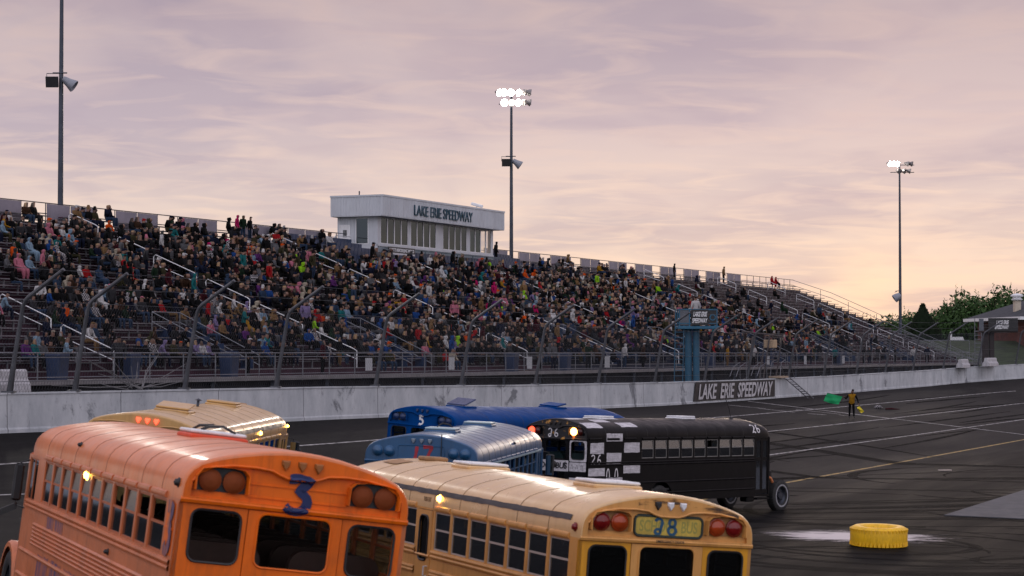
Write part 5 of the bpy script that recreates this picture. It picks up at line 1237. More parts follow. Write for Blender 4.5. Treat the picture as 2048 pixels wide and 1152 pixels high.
for i, (u, lab) in enumerate(((93.8, 'leftmost of its row'), (103., 'second from the left'), (113.1, 'third from the left'), (124.9, 'fourth from the left'), (157.4, 'third from the right'), (167., 'second from the right'), (178., 'rightmost of its row'))):
    p0 = P3(u, 50.20, -.55); mb = MB(); hh, ww = random.uniform(.28, .36), random.uniform(.32, .42)
    mb.plate(rrect(-ww, ww, -hh, hh, .03), [], lambda a, z, d: (D_T[0]*a+D_N[0]*d, D_T[1]*a+D_N[1]*d, z), .015)
    o = mb.build('notice_board', mat('pale_notice', (.36,.37,.39), .6, 0, .1, 1), None, p0); tag(o, 'plain pale notice board tied to the front rail, ' + lab, 'notice', 'notices on the front rail')

# ------------------------------------------------------------------ house, trees and bank beyond the right end
BR = mat('red_brick', (.10,.036,.028), .85, 0, .35, 1.2); SLATE = mat('grey_shingle', (.022,.026,.034), .8, 0, .25, .9); 
hc = Vector((69.0, 258, CAMZ-2.4)); HS = empty('club_house', 'low brick house with grey hip roof, white eaves and roof vents', 'building', hc, (0, 0, R(8)))
w, d, ez, rz = 11.5, 8., 6.5, 9.6
mb = MB()
mb.plate([(-w,0), (w,0), (w,ez), (-w,ez)], [[(-9.4,3.4), (-6.6,3.4), (-6.6,5.3), (-9.4,5.3)], [(3,3.4), (6,3.4), (6,5.3), (3,5.3)]], lambda a, z, dd: (a, -d+dd, z), .25); mb.box(-w, -w+.25, -d+.25, d, 0, ez); mb.box(w-.25, w, -d+.25, d, 0, ez); mb.box(-w+.25, w-.25, d-.25, d, 0, ez); mb.build('wall', BR, HS)
e = 1.3; mb = MB(); mb.add([(-w-e,-d-e,ez), (w+e,-d-e,ez), (w+e,d+e,ez), (-w-e,d+e,ez), (-w+7.5,0,rz+.4), (w-5.5,0,rz+.4)], [(0,1,5,4), (1,2,5), (2,3,4,5), (3,0,4), (3,2,1,0)]); mb.build('roof', SLATE, HS)
mb = MB(); mb.box(-w-e-.02, w+e+.02, -d-e-.06, -d-e, ez-.32, ez+.04); mb.box(-w-e-.06, -w-e, -d-e, d+e, ez-.32, ez+.04); mb.box(-w-e, w+e, -d-e, -d, ez-.06, ez-.01); mb.build('eaves', WHITEP, HS)
for x, z in ((-10.7, 7.6), (-8.7, 8.3)):
    mb = MB(); mb.box(x-.35, x+.35, -3.3, -2.6, z-1.0, z+.9); v = mb.build('vent_stack', mat('cream_stack', (.50,.43,.34), .6), HS)
    mb = MB(); mb.lathe([(.3,0), (.62,.05), (.66,.18), (.5,.25), (.5,.4), (.72,.46), (.74,.62), (.5,.75), (.001,.86)], 20, 0, Matrix.Translation((x, -2.95, z+.9))); mb.build('cowl', WHITEP, v)
for x0, x1 in ((-9.4, -6.6), (3, 6)):
    f = MB(); f.box(x0, x1, -d-.02, -d+.1, 3.4, 3.52); f.box(x0, x1, -d-.02, -d+.1, 5.18, 5.3)
    for k in range(4): xx = x0+(x1-x0-.1)*k/3; f.box(xx, xx+.1, -d-.019, -d+.099, 3.52, 5.18)
    f = f.build('window', WHITEP, HS); g = MB(); g.box(x0+.1, x1-.1, -d+.15, -d+.16, 3.5, 5.2); g.build('pane', emit('warm_lit_window', (1., .72, .42), .9), f)
mb = MB(); mb.box(-6.0, -5.8, -d-.4, -d-.2, 0, ez); mb.box(-3.9, -.9, -d-1.5, -d-.05, 5.05, 5.2); mb.build('porch', WHITEP, HS)
for k in range(9):
    pass
SHED = empty('white_ramp_wall', 'bare white sloping wall between the stand end and the dark sign tower', 'wall', P3(256, 58, -1.9)); mb = MB()
mb.plate([(-1.0,0), (1.0,0), (1.0,1.6), (.3,3.8), (-1.0,3.8)], [], lambda a, z, dd: (a, dd, z), .2); mb.build('panel', WHITEP, SHED); mb = MB(); mb.bbox(-1.2, -1.02, -.1, .3, 0, 4.4, .02); mb.build('post', WHITEP, SHED)

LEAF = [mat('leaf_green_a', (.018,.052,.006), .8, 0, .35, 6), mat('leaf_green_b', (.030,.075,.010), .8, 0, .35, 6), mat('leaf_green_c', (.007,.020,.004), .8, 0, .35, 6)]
BARK = mat('bark', (.035,.026,.02), .9, 0, .3, 5)
def leaf_tree(x, y, z0, h, rx, label, seed, n=5200, conif=False, group='trees beyond the right end of the stand'):
    g = np.random.default_rng(seed); root = empty('conifer' if conif else 'leafy_tree', label, 'tree', (x, y, z0), group=group)
    mb = MB(); mb.tube([(0,0,0), (.1,.05,h*.3), (0,.1,h*.7)], [.28, .2, .08], 7)
    for k in range(7): a = g.uniform(0, 6.28); mb.tube([(0,0,h*(.2+.06*k)), (math.cos(a)*rx*.4, math.sin(a)*rx*.4, h*(.45+.06*k))], [.1, .03], 5)
    mb.build('trunk', BARK, root)
    lobes = [(g.uniform(-.8,.8)*rx, g.uniform(-.7,.7)*rx, h*g.uniform(.14,.78), rx*g.uniform(.34,.58), h*g.uniform(.13,.22)) for _ in range(18)]
    V = []; F = []; MI = []
    for i in range(n):
        if conif:
            hh = g.uniform(.05, 1)**1.2; rr_ = rx*(1-hh)*g.uniform(.5, 1.1); a = g.uniform(0, 6.28); c = np.array([rr_*math.cos(a), rr_*math.sin(a), hh*h])
            s = g.uniform(.2, .45); nrm = np.array([math.cos(a), math.sin(a), -.4])
        else:
            l = lobes[g.integers(len(lobes))]; v = g.normal(size=3); v /= np.linalg.norm(v); q = g.uniform(.55, 1.06)
            c = np.array([l[0]+v[0]*l[3]*q, l[1]+v[1]*l[3]*q, l[2]+v[2]*l[4]*q]); s = g.uniform(.16, .42); nrm = v + g.normal(size=3)*.6
            if v[2] > .5 and g.random() < .05:   # upright shoots over the top
                for k in range(7): 
                    cc = c + np.array([g.normal()*.06, g.normal()*.06, .16*k]); _leaf(V, F, MI, cc, .14, np.array([g.normal(), g.normal(), .2]), g, 1)
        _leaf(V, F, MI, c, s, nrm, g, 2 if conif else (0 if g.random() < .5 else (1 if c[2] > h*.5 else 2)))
    me = bpy.data.meshes.new('crown'); me.from_pydata(V, [], F); [me.materials.append(m) for m in LEAF]; me.polygons.foreach_set('material_index', MI); me.update(); link('crown', me, root)
    return root
def _leaf(V, F, MI, c, s, nrm, g, mi):
    nrm = nrm/ (np.linalg.norm(nrm)+1e-6); a = np.cross(nrm, g.normal(size=3)); a /= (np.linalg.norm(a)+1e-6); b = np.cross(nrm, a); o = len(V)
    V += [tuple(c-a*s), tuple(c-b*s*.45), tuple(c+a*s), tuple(c+b*s*.45)]; F.append((o, o+1, o+2, o+3)); MI.append(mi)
TZ = CAMZ-2.2
tl = [(48.6, 300, 7.4, 3.8, 'low bushy tree at the left end of the trees, beside the sunset glow'), (52.2, 298, 8.4, 4.0, 'bushy tree second from the left in the row beyond the stand'), (55.8, 296, 9.4, 4.2, 'round green tree right of the far light pole'), (59.0, 294, 9.8, 4.2, 'broad green tree behind the dark conifer'), (61.4, 292, 10.9, 4.0, 'tall green tree left of the highest crown'),
      (63.6, 290, 11.6, 3.6, 'highest leafy tree with upright shoots, left of the house roof'), (66.2, 292, 11.0, 3.4, 'leafy tree behind the first roof vent'), (69.4, 293, 11.4, 3.4, 'leafy tree behind the house ridge, rightmost')]
for i, (x, y, h, rx, lab) in enumerate(tl): leaf_tree(x, y, TZ, h, rx*1.35, lab, 40+i, 7000)
leaf_tree(49.8, 264, TZ, 8.0, 5.2, 'dark conical conifer in front of the green trees', 60, 4200, True, None)
mb = MB(); rows = []
for t in (205, 225, 245, 275, 320): rows.append([P3(t, 52, -2.7), P3(t, 58, -1.0), P3(t, 62, .6), P3(t, 75, 1.6), P3(t, 110, 1.2)])
# grassy bank the trees stand on
rows = [[Vector((x, 236, TZ-.5)), Vector((x, 243, TZ+1.4)), Vector((x, 252, TZ+3.6)), Vector((x, 275, TZ+3.8)), Vector((x, 330, TZ+1))] for x in (38, 46, 56, 66)]
mb.loft(rows, 0, False, False, True); tag(mb.build('grass_bank', mat('bank_grass', (.022,.034,.013), .95, 0, .5, .8)), kind='structure')
mb = MB(); rows = [[Vector((x+(y-212)*.1, y, TZ-.5)) for y in (212, 225, 240, 262)] for x in (50, 70, 100)]
mb.loft(rows, 0, False, False, True); tag(mb.build('lawn', mat('evening_lawn', (.026,.06,.016), .95, 0, .4, .6)), kind='structure')
FF = empty('field_fence', 'low grey pipe fence on the bank behind the stand end', 'fence', (45, 246, TZ)); mb = MB()
for z in (2.3, 3.6): mb.tube([(-8, 0, z), (6, -3, z)], .04, 5)
for k in range(8): mb.tube([(-8+2*k, -.43*k, .8), (-8+2*k, -.43*k, 3.6)], .04, 5)
mb.build('pipe', GALV, FF)
# ------------------------------------------------------------------ people
def skin_mesh(joints, bones, level, root=0):
    """joints: {key: (x,y,z,r)}; bones: [(a, b, slot)]; one continuous skinned surface, faces coloured by the bone they grow on"""
    keys = list(joints); ix = {k: i for i, k in enumerate(keys)}
    me = bpy.data.meshes.new('p'); me.from_pydata([joints[k][:3] for k in keys], [(ix[a], ix[b]) for a, b, s in bones], [])
    o = bpy.data.objects.new('p', me); COL.objects.link(o)
    o.modifiers.new('s', 'SKIN'); sv_ = me.skin_vertices[0].data
    for k in keys:
        r = joints[k][3]; rr_ = r if isinstance(r, tuple) else (r, r); sv_[ix[k]].radius = rr_; sv_[ix[k]].use_root = (ix[k] == root)
    if level: m_ = o.modifiers.new('u', 'SUBSURF'); m_.levels = level; m_.render_levels = level
    bpy.context.view_layer.update()
    out = bpy.data.meshes.new_from_object(o.evaluated_get(bpy.context.evaluated_depsgraph_get()))
    bpy.data.objects.remove(o); bpy.data.meshes.remove(me)
    seg = [(Vector(joints[a][:3]), Vector(joints[b][:3]), (max(joints[a][3]) if isinstance(joints[a][3], tuple) else joints[a][3]), (max(joints[b][3]) if isinstance(joints[b][3], tuple) else joints[b][3]), s) for a, b, s in bones]
    hd = Vector(joints['head'][:3])
    fy = out.vertices
    mi = []
    for p in out.polygons:
        c = p.center; best = (9, 0)
        for a, b_, ra, rb, s in seg:
            d = b_-a; t = max(0, min(1, (c-a).dot(d)/max(1e-9, d.length_squared))); q = (c-(a+d*t)).length/(ra+(rb-ra)*t)
            if q < best[0]: best = (q, s)
        s = best[1]
        if s == 3:
            r = c-hd
            s = 2 if (r.y > .035 and r.z < .055 and abs(r.x) < .075) else 3
        mi.append(s)
    out.polygons.foreach_set('material_index', mi); out.polygons.foreach_set('use_smooth', [True]*len(mi))
    return out
def pose(kind):
    """local: +Y forward, origin on the seat (sitting) or on the floor (standing). slots 0 jacket 1 trousers 2 skin 3 headwear 4 shoes"""
    J = {}; B = []
    stand = kind.startswith('stand'); lean = .14 if 'lean' in kind else 0; z0 = .90 if stand else .10
    J['pelvis'] = (0, 0, z0, (.16, .13)); J['waist'] = (0, .01+lean*.3, z0+.17, (.16, .12)); J['chest'] = (0, .03+lean*.8, z0+.36, (.18, .135)); J['neck'] = (0, .05+lean*1.2, z0+.50, .065)
    hw = .125 if 'hood' in kind else .10
    J['head'] = (0, .075+lean*1.5, z0+.64, (hw*.9, hw)); J['crown'] = (0, .06+lean*1.5, z0+.735, hw*.72)
    B += [('pelvis','waist',0), ('waist','chest',0), ('chest','neck',0), ('neck','head',3 if 'hood' in kind else 2), ('head','crown',3)]
    if 'cap' in kind: J['peak'] = (0, .21+lean*1.5, z0+.70, (.05,.018)); B.append(('crown','peak',3))
    if 'long' in kind: J['hair'] = (0, -.02+lean*1.3, z0+.50, (.10,.05)); B.append(('head','hair',3))
    if 'pom' in kind: J['pom'] = (0, .05, z0+.85, .045); B.append(('crown','pom',3))
    for s, n in ((1, 'r'), (-1, 'l')):
        J['sh'+n] = (.19*s, .02+lean*.9, z0+.44, .078)
        if 'face' in kind and s == 1: J['el'+n] = (.27*s, .16+lean, z0+.22, .056); J['ha'+n] = (.10*s, .25+lean, z0+.52, .042)
        elif 'cross' in kind: J['el'+n] = (.26*s, .10+lean, z0+.18, .06); J['ha'+n] = (-.06*s, .24+lean, z0+.22+.03*s, .045)
        elif stand: J['el'+n] = (.26*s, -.02, z0+.16, .056); J['ha'+n] = (.24*s, .10, z0-.06, .042)
        else: J['el'+n] = (.25*s, .10+lean, z0+.18, .056); J['ha'+n] = (.12*s, .34+lean*.5, z0+.10, .044)
        B += [('chest','sh'+n,0), ('sh'+n,'el'+n,0), ('el'+n,'ha'+n,0)]
        J['fi'+n] = tuple(a + b_ for a, b_ in zip(J['ha'+n][:3], ((-.03*s, .05, .01) if not stand else (-.01*s, .02, -.10)))) + (.032,); B.append(('ha'+n,'fi'+n,2))
        if stand: J['hi'+n] = (.095*s, 0, z0-.06, .10); J['kn'+n] = (.11*s, .02, .48, .072); J['an'+n] = (.115*s, -.01, .09, .05); J['to'+n] = (.125*s, .14, .045, .042)
        else: J['hi'+n] = (.10*s, .06, z0, .105); J['kn'+n] = (.125*s, .46, .12, .075); J['an'+n] = (.12*s, .46, -.30, .052); J['to'+n] = (.125*s, .58, -.355, .042)
        B += [('pelvis','hi'+n,1), ('hi'+n,'kn'+n,1), ('kn'+n,'an'+n,1), ('an'+n,'to'+n,4)]
    if 'wrap' in kind:
        J['waist'] = (0, .05, z0+.15, (.24,.20)); J['chest'] = (0, .05, z0+.36, (.23,.17)); J['pelvis'] = (0, .04, z0, (.27,.2))
        for n in 'rl': J['kn'+n] = J['kn'+n][:3] + (.13,); J['hi'+n] = J['hi'+n][:3] + (.15,)
        B = [(a, b_, 0 if s == 1 else s) for a, b_, s in B]
    return J, B
KINDS = {'sit_hood': 'hooded person', 'sit_hood_cross': 'hooded person', 'sit_hood_lean': 'hooded person leaning forward', 'sit_cap': 'person in a cap', 'sit_cap_lean': 'person in a cap', 'sit_long': 'long-haired person', 'sit_long_face': 'long-haired person', 'sit_pom': 'person in a knitted hat', 'sit_plain': 'bareheaded person', 'sit_plain_face': 'bareheaded person', 'wrap_hood': 'person wrapped in a blanket', 'stand_hood': 'standing hooded person', 'stand_cap': 'standing person in a cap', 'stand_plain_cross': 'standing bareheaded person', 'stand_long': 'standing long-haired person'}
PM = {k: skin_mesh(*pose(k), 1) for k in KINDS}; PL0 = {k: skin_mesh(*pose(k), 0) for k in KINDS}
def cloth(n, c): return mat('cloth_'+n.replace(' ', '_'), tuple(x*(.55 if max(c) < .2 else .60) for x in c), .9, 0, .25, 9, spec=.08)
CLOTH = {n: cloth(n, c) for n, c in {'black': (.008,.008,.009), 'charcoal': (.022,.022,.025), 'navy': (.010,.014,.035), 'dark grey': (.045,.045,.05), 'grey': (.13,.13,.14), 'maroon': (.06,.010,.016), 'red': (.35,.012,.015), 'orange': (.70,.09,.008), 'blue': (.015,.06,.22), 'denim': (.035,.06,.11),
    'teal': (.015,.16,.17), 'dark green': (.012,.03,.016), 'olive': (.05,.045,.022), 'lime': (.30,.60,.02), 'pink': (.50,.16,.22), 'magenta': (.50,.012,.12), 'white': (.58,.56,.56), 'cream': (.42,.36,.28), 'tan': (.22,.13,.06), 'brown': (.05,.025,.014), 'mustard': (.38,.19,.015), 'lavender': (.22,.17,.32), 'pale blue': (.22,.32,.42), 'purple': (.12,.03,.16)}.items()}
m, nt, b = nodes('cloth_plaid'); ck = N(nt, 'ShaderNodeTexChecker', Scale=14.); tcn = N(nt, 'ShaderNodeTexCoord'); nt.links.new(tcn.outputs['Object'], ck.inputs[0]); ck.inputs[1].default_value = (.30,.28,.29,1); ck.inputs[2].default_value = (.012,.012,.016,1); nt.links.new(ck.outputs[0], b.inputs['Base Color']); b.inputs['Roughness'].default_value = .9; CLOTH['plaid'] = m
SKINS = [mat('skin_a', (.165,.085,.058), .7, 0, .08, 20), mat('skin_b', (.13,.065,.042), .7, 0, .08, 20), mat('skin_c', (.07,.035,.024), .7, 0, .08, 20)]
HAIR = {'brown': mat('hair_brown', (.030,.016,.009), .6), 'black': mat('hair_black', (.009,.008,.008), .6), 'fair': mat('hair_fair', (.22,.13,.06), .6), 'grey': mat('hair_grey', (.22,.21,.21), .6)}
JW = [('black', 46), ('charcoal', 16), ('navy', 10), ('dark grey', 8), ('grey', 6), ('maroon', 4), ('red', 2.4), ('orange', .8), ('blue', 3), ('denim', 3), ('teal', 2), ('dark green', 3), ('olive', 4), ('lime', .9), ('pink', 1.8), ('magenta', .8), ('white', 3.2), ('cream', 2.2), ('tan', 3.2), ('brown', 5), ('mustard', 1.2), ('lavender', 1.2), ('pale blue', 1.8), ('plaid', 2.2), ('purple', 1.2)]
KW = [('sit_hood', 15), ('sit_hood_cross', 9), ('sit_hood_lean', 8), ('sit_cap', 14), ('sit_cap_lean', 8), ('sit_long', 13), ('sit_long_face', 5), ('sit_pom', 8), ('sit_plain', 8), ('sit_plain_face', 4), ('wrap_hood', 4), ('stand_hood', 1.6), ('stand_cap', 1.6), ('stand_plain_cross', 1.2), ('stand_long', 1.)]
pr = random.Random(21)
def pick(ws): return pr.choices([w[0] for w in ws], [w[1] for w in ws])[0]
def mats_for(kind, jc, hc=None):
    tr_ = pick([('black', 8), ('charcoal', 4), ('denim', 8), ('navy', 4), ('grey', 1.5), ('olive', 1.5), ('tan', 1)])
    if 'hood' in kind: hm = CLOTH[hc or jc]
    elif 'cap' in kind or 'pom' in kind: hc = hc or pick([('black', 9), ('navy', 3), ('red', .7), ('white', 2.5), ('grey', 3), ('tan', 1.5), ('orange', .8), ('pink', .8), ('dark green', 1), ('cream', 1)]); hm = CLOTH[hc]
    else: hm = HAIR[pick([('brown', 6), ('black', 3), ('fair', 3), ('grey', 1.5)])]
    return [CLOTH[jc], CLOTH[tr_], SKINS[pr.choices([0, 1, 2], [6, 4, 1])[0]], hm, BLACK], hc
FACE = math.atan2(-D_N[1], -D_N[0]) - R(90)
people = []   # dict(kind, jc, hc, pos, rot, row, t, label)
def density(t, r):
    d = float(np.interp(t, [50, 72, 85, 110, 122, 160, 172, 190, 205, 216, 226], [.22, .27, .42, .52, .62, .62, .48, .33, .22, .10, .02]))
    if t < 80 and 16 < r < 23: d *= .40
    if t > 178: d *= np.interp(r, [0, 8, 16, 23], [.8, 1.1, .75, .55])
    if r >= 20: d *= (.55, .5, .42, .34)[r-20]
    if 158 > t > 118 and r >= 18: d *= .8
    if r < 6 and t < 110: d *= 1.25
    return d
ENTR = (85, 102.7, 130.7, 148.5, 168, 187.5, 209)
for r in range(NROW):
    t = GS0+6; on = False
    while t < GS1-2:
        t += pr.uniform(.50, .60)
        if any(abs(t-a) < .75 for a in AISLES): on = False; continue
        if r < 6 and any(abs(t-a) < 1.5 for a in ENTR): on = False; continue
        if r > 19 and PB0-4.4 < t < PB1+4.8: on = False; continue
        if r > 18 and PB0 < t < PB1 : pass
        d = density(t, r)*(.70+.58*max(0, math.sin(t*.43+r*.9)*math.sin(t*.17-r*.55+1.)+.5*math.sin(t*1.1-r*1.3)+.35)); d = min(d, .8)
        if t > 165 and r > 13: d *= .55
        if t < 82 and r > 12: d *= .75
        if t > 192: d *= .6
        p_on = d*.42/max(.15, (1-d)); p_stay = .62
        on = pr.random() < (p_stay+.15*d if on else min(.8, p_on))
        if not on: continue
        kind = pick(KW if r < 21 else KW[:11]); jc = pick(JW)
        if kind == 'wrap_hood' and jc in ('black', 'charcoal') and pr.random() < .7: jc = pick([('pink', 1), ('teal', 1), ('plaid', 1), ('white', 1), ('lavender', 1), ('red', 1)])
        people.append(dict(kind=kind, jc=jc, hc=None, t=t, r=r))
def clear_near(t, r, w=.9): people[:] = [p for p in people if not (p['r'] == r and abs(p['t']-t) < w)]
SPECIAL = [(114.0, 23, 'stand_hood', 'magenta', None), (114.7, 23, 'stand_hood', 'dark green', None), (115.5, 23, 'stand_cap', 'black', 'black'), (97.6, 20, 'sit_hood', 'orange', None), (81.5, 12, 'wrap_hood', 'pink', None), (82.3, 12, 'sit_hood', 'pale blue', None), (83.2, 14, 'sit_long', 'orange', None),
           (97.9, 4, 'sit_cap', 'lime', 'grey'), (147.2, 17, 'sit_hood', 'orange', None), (148.6, 17, 'sit_hood_lean', 'orange', None), (134.6, 19, 'wrap_hood', 'white', None), (105.5, 17, 'wrap_hood', 'teal', None), (110.6, 15, 'stand_hood', 'olive', 'navy'), (105.8, 9, 'stand_cap', 'black', 'black'), (171.5, 9, 'sit_long', 'orange', None),
           (222.0, 23, 'wrap_hood', 'red', None), (223.4, 23, 'sit_hood', 'red', None), (191.3, 23, 'stand_hood', 'black', None), (205.5, 23, 'stand_hood', 'tan', None), (118.0, 18, 'sit_plain', 'teal', None), (86.4, 18, 'sit_hood', 'pale blue', None), (91.5, 7, 'stand_cap', 'plaid', 'black'), (88.6, 5, 'stand_long', 'red', None), (93.5, 5, 'sit_cap', 'white', 'white')]
for t, r, kd, jc, hc in SPECIAL:
    clear_near(t, r, .5); people.append(dict(kind=kd, jc=jc, hc=hc, t=t, r=r, special=True))
for p in people:
    n_ = NR(p['r']); z = ZF(p['r']); p['st'] = p['kind'].startswith('stand')
    p['pos'] = P3(p['t'], n_+(.22 if p['st'] else .50), z+(0 if p['st'] else .455)); p['rot'] = FACE + pr.gauss(.12, .32); p['sc'] = pr.uniform(.90, 1.07)
# on the walkway and elsewhere
extra = [(84.0,'stand_cap','black'), (90.8,'stand_long','maroon'), (97.,'sit_cap','charcoal'), (98.2,'sit_hood','olive'), (104.6,'sit_long','red'), (105.5,'sit_plain','cream'), (113.2,'stand_cap','black'), (116.5,'stand_cap','olive'), (118.6,'stand_hood','grey'), (124.,'stand_plain_cross','dark green'), (133.4,'stand_cap','brown'), (141.,'stand_hood','charcoal'), (128.8,'sit_hood','black'), (130.1,'stand_hood','white'), (150.5,'stand_cap','mustard'), (156.5,'stand_plain_cross','white'), (160.3,'stand_cap','black'), (171.5,'stand_long','navy'), (178.5,'stand_cap','teal'), (187.7,'stand_hood','black'), (189.5,'stand_cap','charcoal'), (198.5,'stand_plain_cross','black'), (205.5,'stand_cap','white'), (211.0,'stand_hood','navy'), (74.,'stand_cap','dark grey'), (70.4,'stand_plain_cross','pale blue')]
for t, kd, jc in extra:
    st_ = kd.startswith('stand'); people.append(dict(kind=kd, jc=jc, hc=None, t=t, r=-1, st=st_, pos=P3(t, 51.1 if st_ else 51.4, -1.05+(0 if st_ else .455)), rot=FACE+pr.gauss(0, .6), sc=pr.uniform(.95, 1.05), special=True))
ORD = ['zeroth','first','second','third','fourth','fifth','sixth','seventh','eighth','ninth','tenth','eleventh','twelfth','thirteenth','fourteenth','fifteenth','sixteenth','seventeenth','eighteenth','nineteenth','twentieth','twenty-first','twenty-second','twenty-third','twenty-fourth','twenty-fifth','twenty-sixth','twenty-seventh','twenty-eighth','twenty-ninth','thirtieth'] + ['%dth' % k for k in range(31, 90)]
def project(v):
    q = camo.matrix_world.inverted() @ v; return 1024 + FPX*q.x/-q.z, 576 - FPX*q.y/-q.z, -q.z
bpy.context.view_layer.update()
people.sort(key=lambda p: (p['r'], p['t']))
inview = []
for p in people:
    u, v, dd = project(p['pos']+Vector((0, 0, .5))); p['u'], p['d'] = u, dd
    if -25 < u < 2073: inview.append(p)
# where each one sits, counted among everyone in the row
for r in range(-1, NROW):
    row = [p for p in inview if p['r'] == r]
    for p in row:
        al = [a for a in AISLES if a < p['t']]
        if r < 0: p['where'] = 'on the walkway, %s from the left' % ORD[1+sum(1 for q in row if q['t'] < p['t'])]
        elif not al: p['where'] = '%s row, %s left of first aisle' % (ORD[r+1], ORD[1+sum(1 for q in row if p['t'] < q['t'] < AISLES[0])])
        else: p['where'] = '%s row, %s right of %s aisle' % (ORD[r+1], ORD[1+sum(1 for q in row if al[-1] < q['t'] < p['t'])], ORD[len(al)])
NIND = 288
ind = [p for p in inview if p.get('special')]
rest = sorted([p for p in inview if not p.get('special')], key=lambda p: p['d'])
ind += rest[:NIND-len(ind)]; stuff = [p for p in people if not any(p is q for q in ind)] if False else rest[max(0, NIND-len([p for p in inview if p.get('special')])):]
for p in ind:
    o = link('person', PM[p['kind']], None, p['pos'], (0, 0, p['rot'])); o.scale = (p['sc'],)*3
    ms, hc = mats_for(p['kind'], p['jc'], p['hc'])
    if not len(o.data.materials):
        for k in range(5): o.data.materials.append(BLACK)
    for k in range(5): omat(o, ms[k], k)
    d_ = KINDS[p['kind']]
    if hc and ('cap' in p['kind'] or 'pom' in p['kind']) : d_ = d_.replace('a cap', hc+' cap').replace('a knitted hat', hc+' knitted hat')
    if 'wrapped' in d_: lab = d_.replace('a blanket', 'a %s blanket' % p['jc']) + ', ' + p['where']
    else: lab = d_ + ' and ' * ('person in' in d_) + ' in ' * ('person in' not in d_) + p['jc'] + ' top, ' + p['where']
    tag(o, ' '.join(lab.split()), 'person', 'spectators in the grandstand')
# everyone else, further along the stand: one mass
V = []; F = []; MI = []; PAL = []; PIX = {}
def pal(m_):
    if m_.name not in PIX: PIX[m_.name] = len(PAL); PAL.append(m_)
    return PIX[m_.name]
cache = {}
for k, me in PL0.items():
    co = np.empty(len(me.vertices)*3); me.vertices.foreach_get('co', co); cache[k] = (co.reshape(-1, 3), [tuple(q.vertices) for q in me.polygons], [q.material_index for q in me.polygons])
for p in stuff:
    co, fs, mi = cache[p['kind']]; ms, hc = mats_for(p['kind'], p['jc'], p['hc']); ids = [pal(m_) for m_ in ms]; c_, s_ = math.cos(p['rot']), math.sin(p['rot']); s = p['sc']*1.03
    w = np.stack([(co[:,0]*c_-co[:,1]*s_)*s+p['pos'].x, (co[:,0]*s_+co[:,1]*c_)*s+p['pos'].y, co[:,2]*s+p['pos'].z], 1); o_ = len(V)
    V.extend(map(tuple, w)); F.extend([tuple(i+o_ for i in f) for f in fs]); MI.extend([ids[k] for k in mi])
me = bpy.data.meshes.new('crowd'); me.from_pydata(V, [], F); [me.materials.append(m_) for m_ in PAL]; me.polygons.foreach_set('material_index', MI); me.polygons.foreach_set('use_smooth', [True]*len(MI)); me.update()
tag(link('crowd', me), kind='stuff', label='distant mass of dark-clothed spectators filling the far half of the stand', cat='crowd')
print('people in view', len(inview), 'individuals', len(ind), 'stuff', len(stuff))

# officials: on the flag stand, beside the press box, and on the track
def single(kind, jc, hc, pos, rot, lab, sc=1.):
    o = link('person', PM[kind], None, pos, (0, 0, rot)); o.scale = (sc,)*3; ms, _ = mats_for(kind, jc, hc)
    if not len(o.data.materials):
        for k in range(5): o.data.materials.append(BLACK)
    for k in range(5): omat(o, ms[k], k)
    return tag(o, lab, 'person')
fsp = FS.location + Vector((.0, .35, ZP+.16)); single('stand_cap', 'white', 'black', fsp, R(20), 'standing official in white jacket and black cap on the blue flag stand', 1.06)
single('stand_hood', 'charcoal', None, P3(152.6, 70.6, 6.9), FACE+.8, 'hooded person in charcoal standing on the landing right of the press box', 1.05)
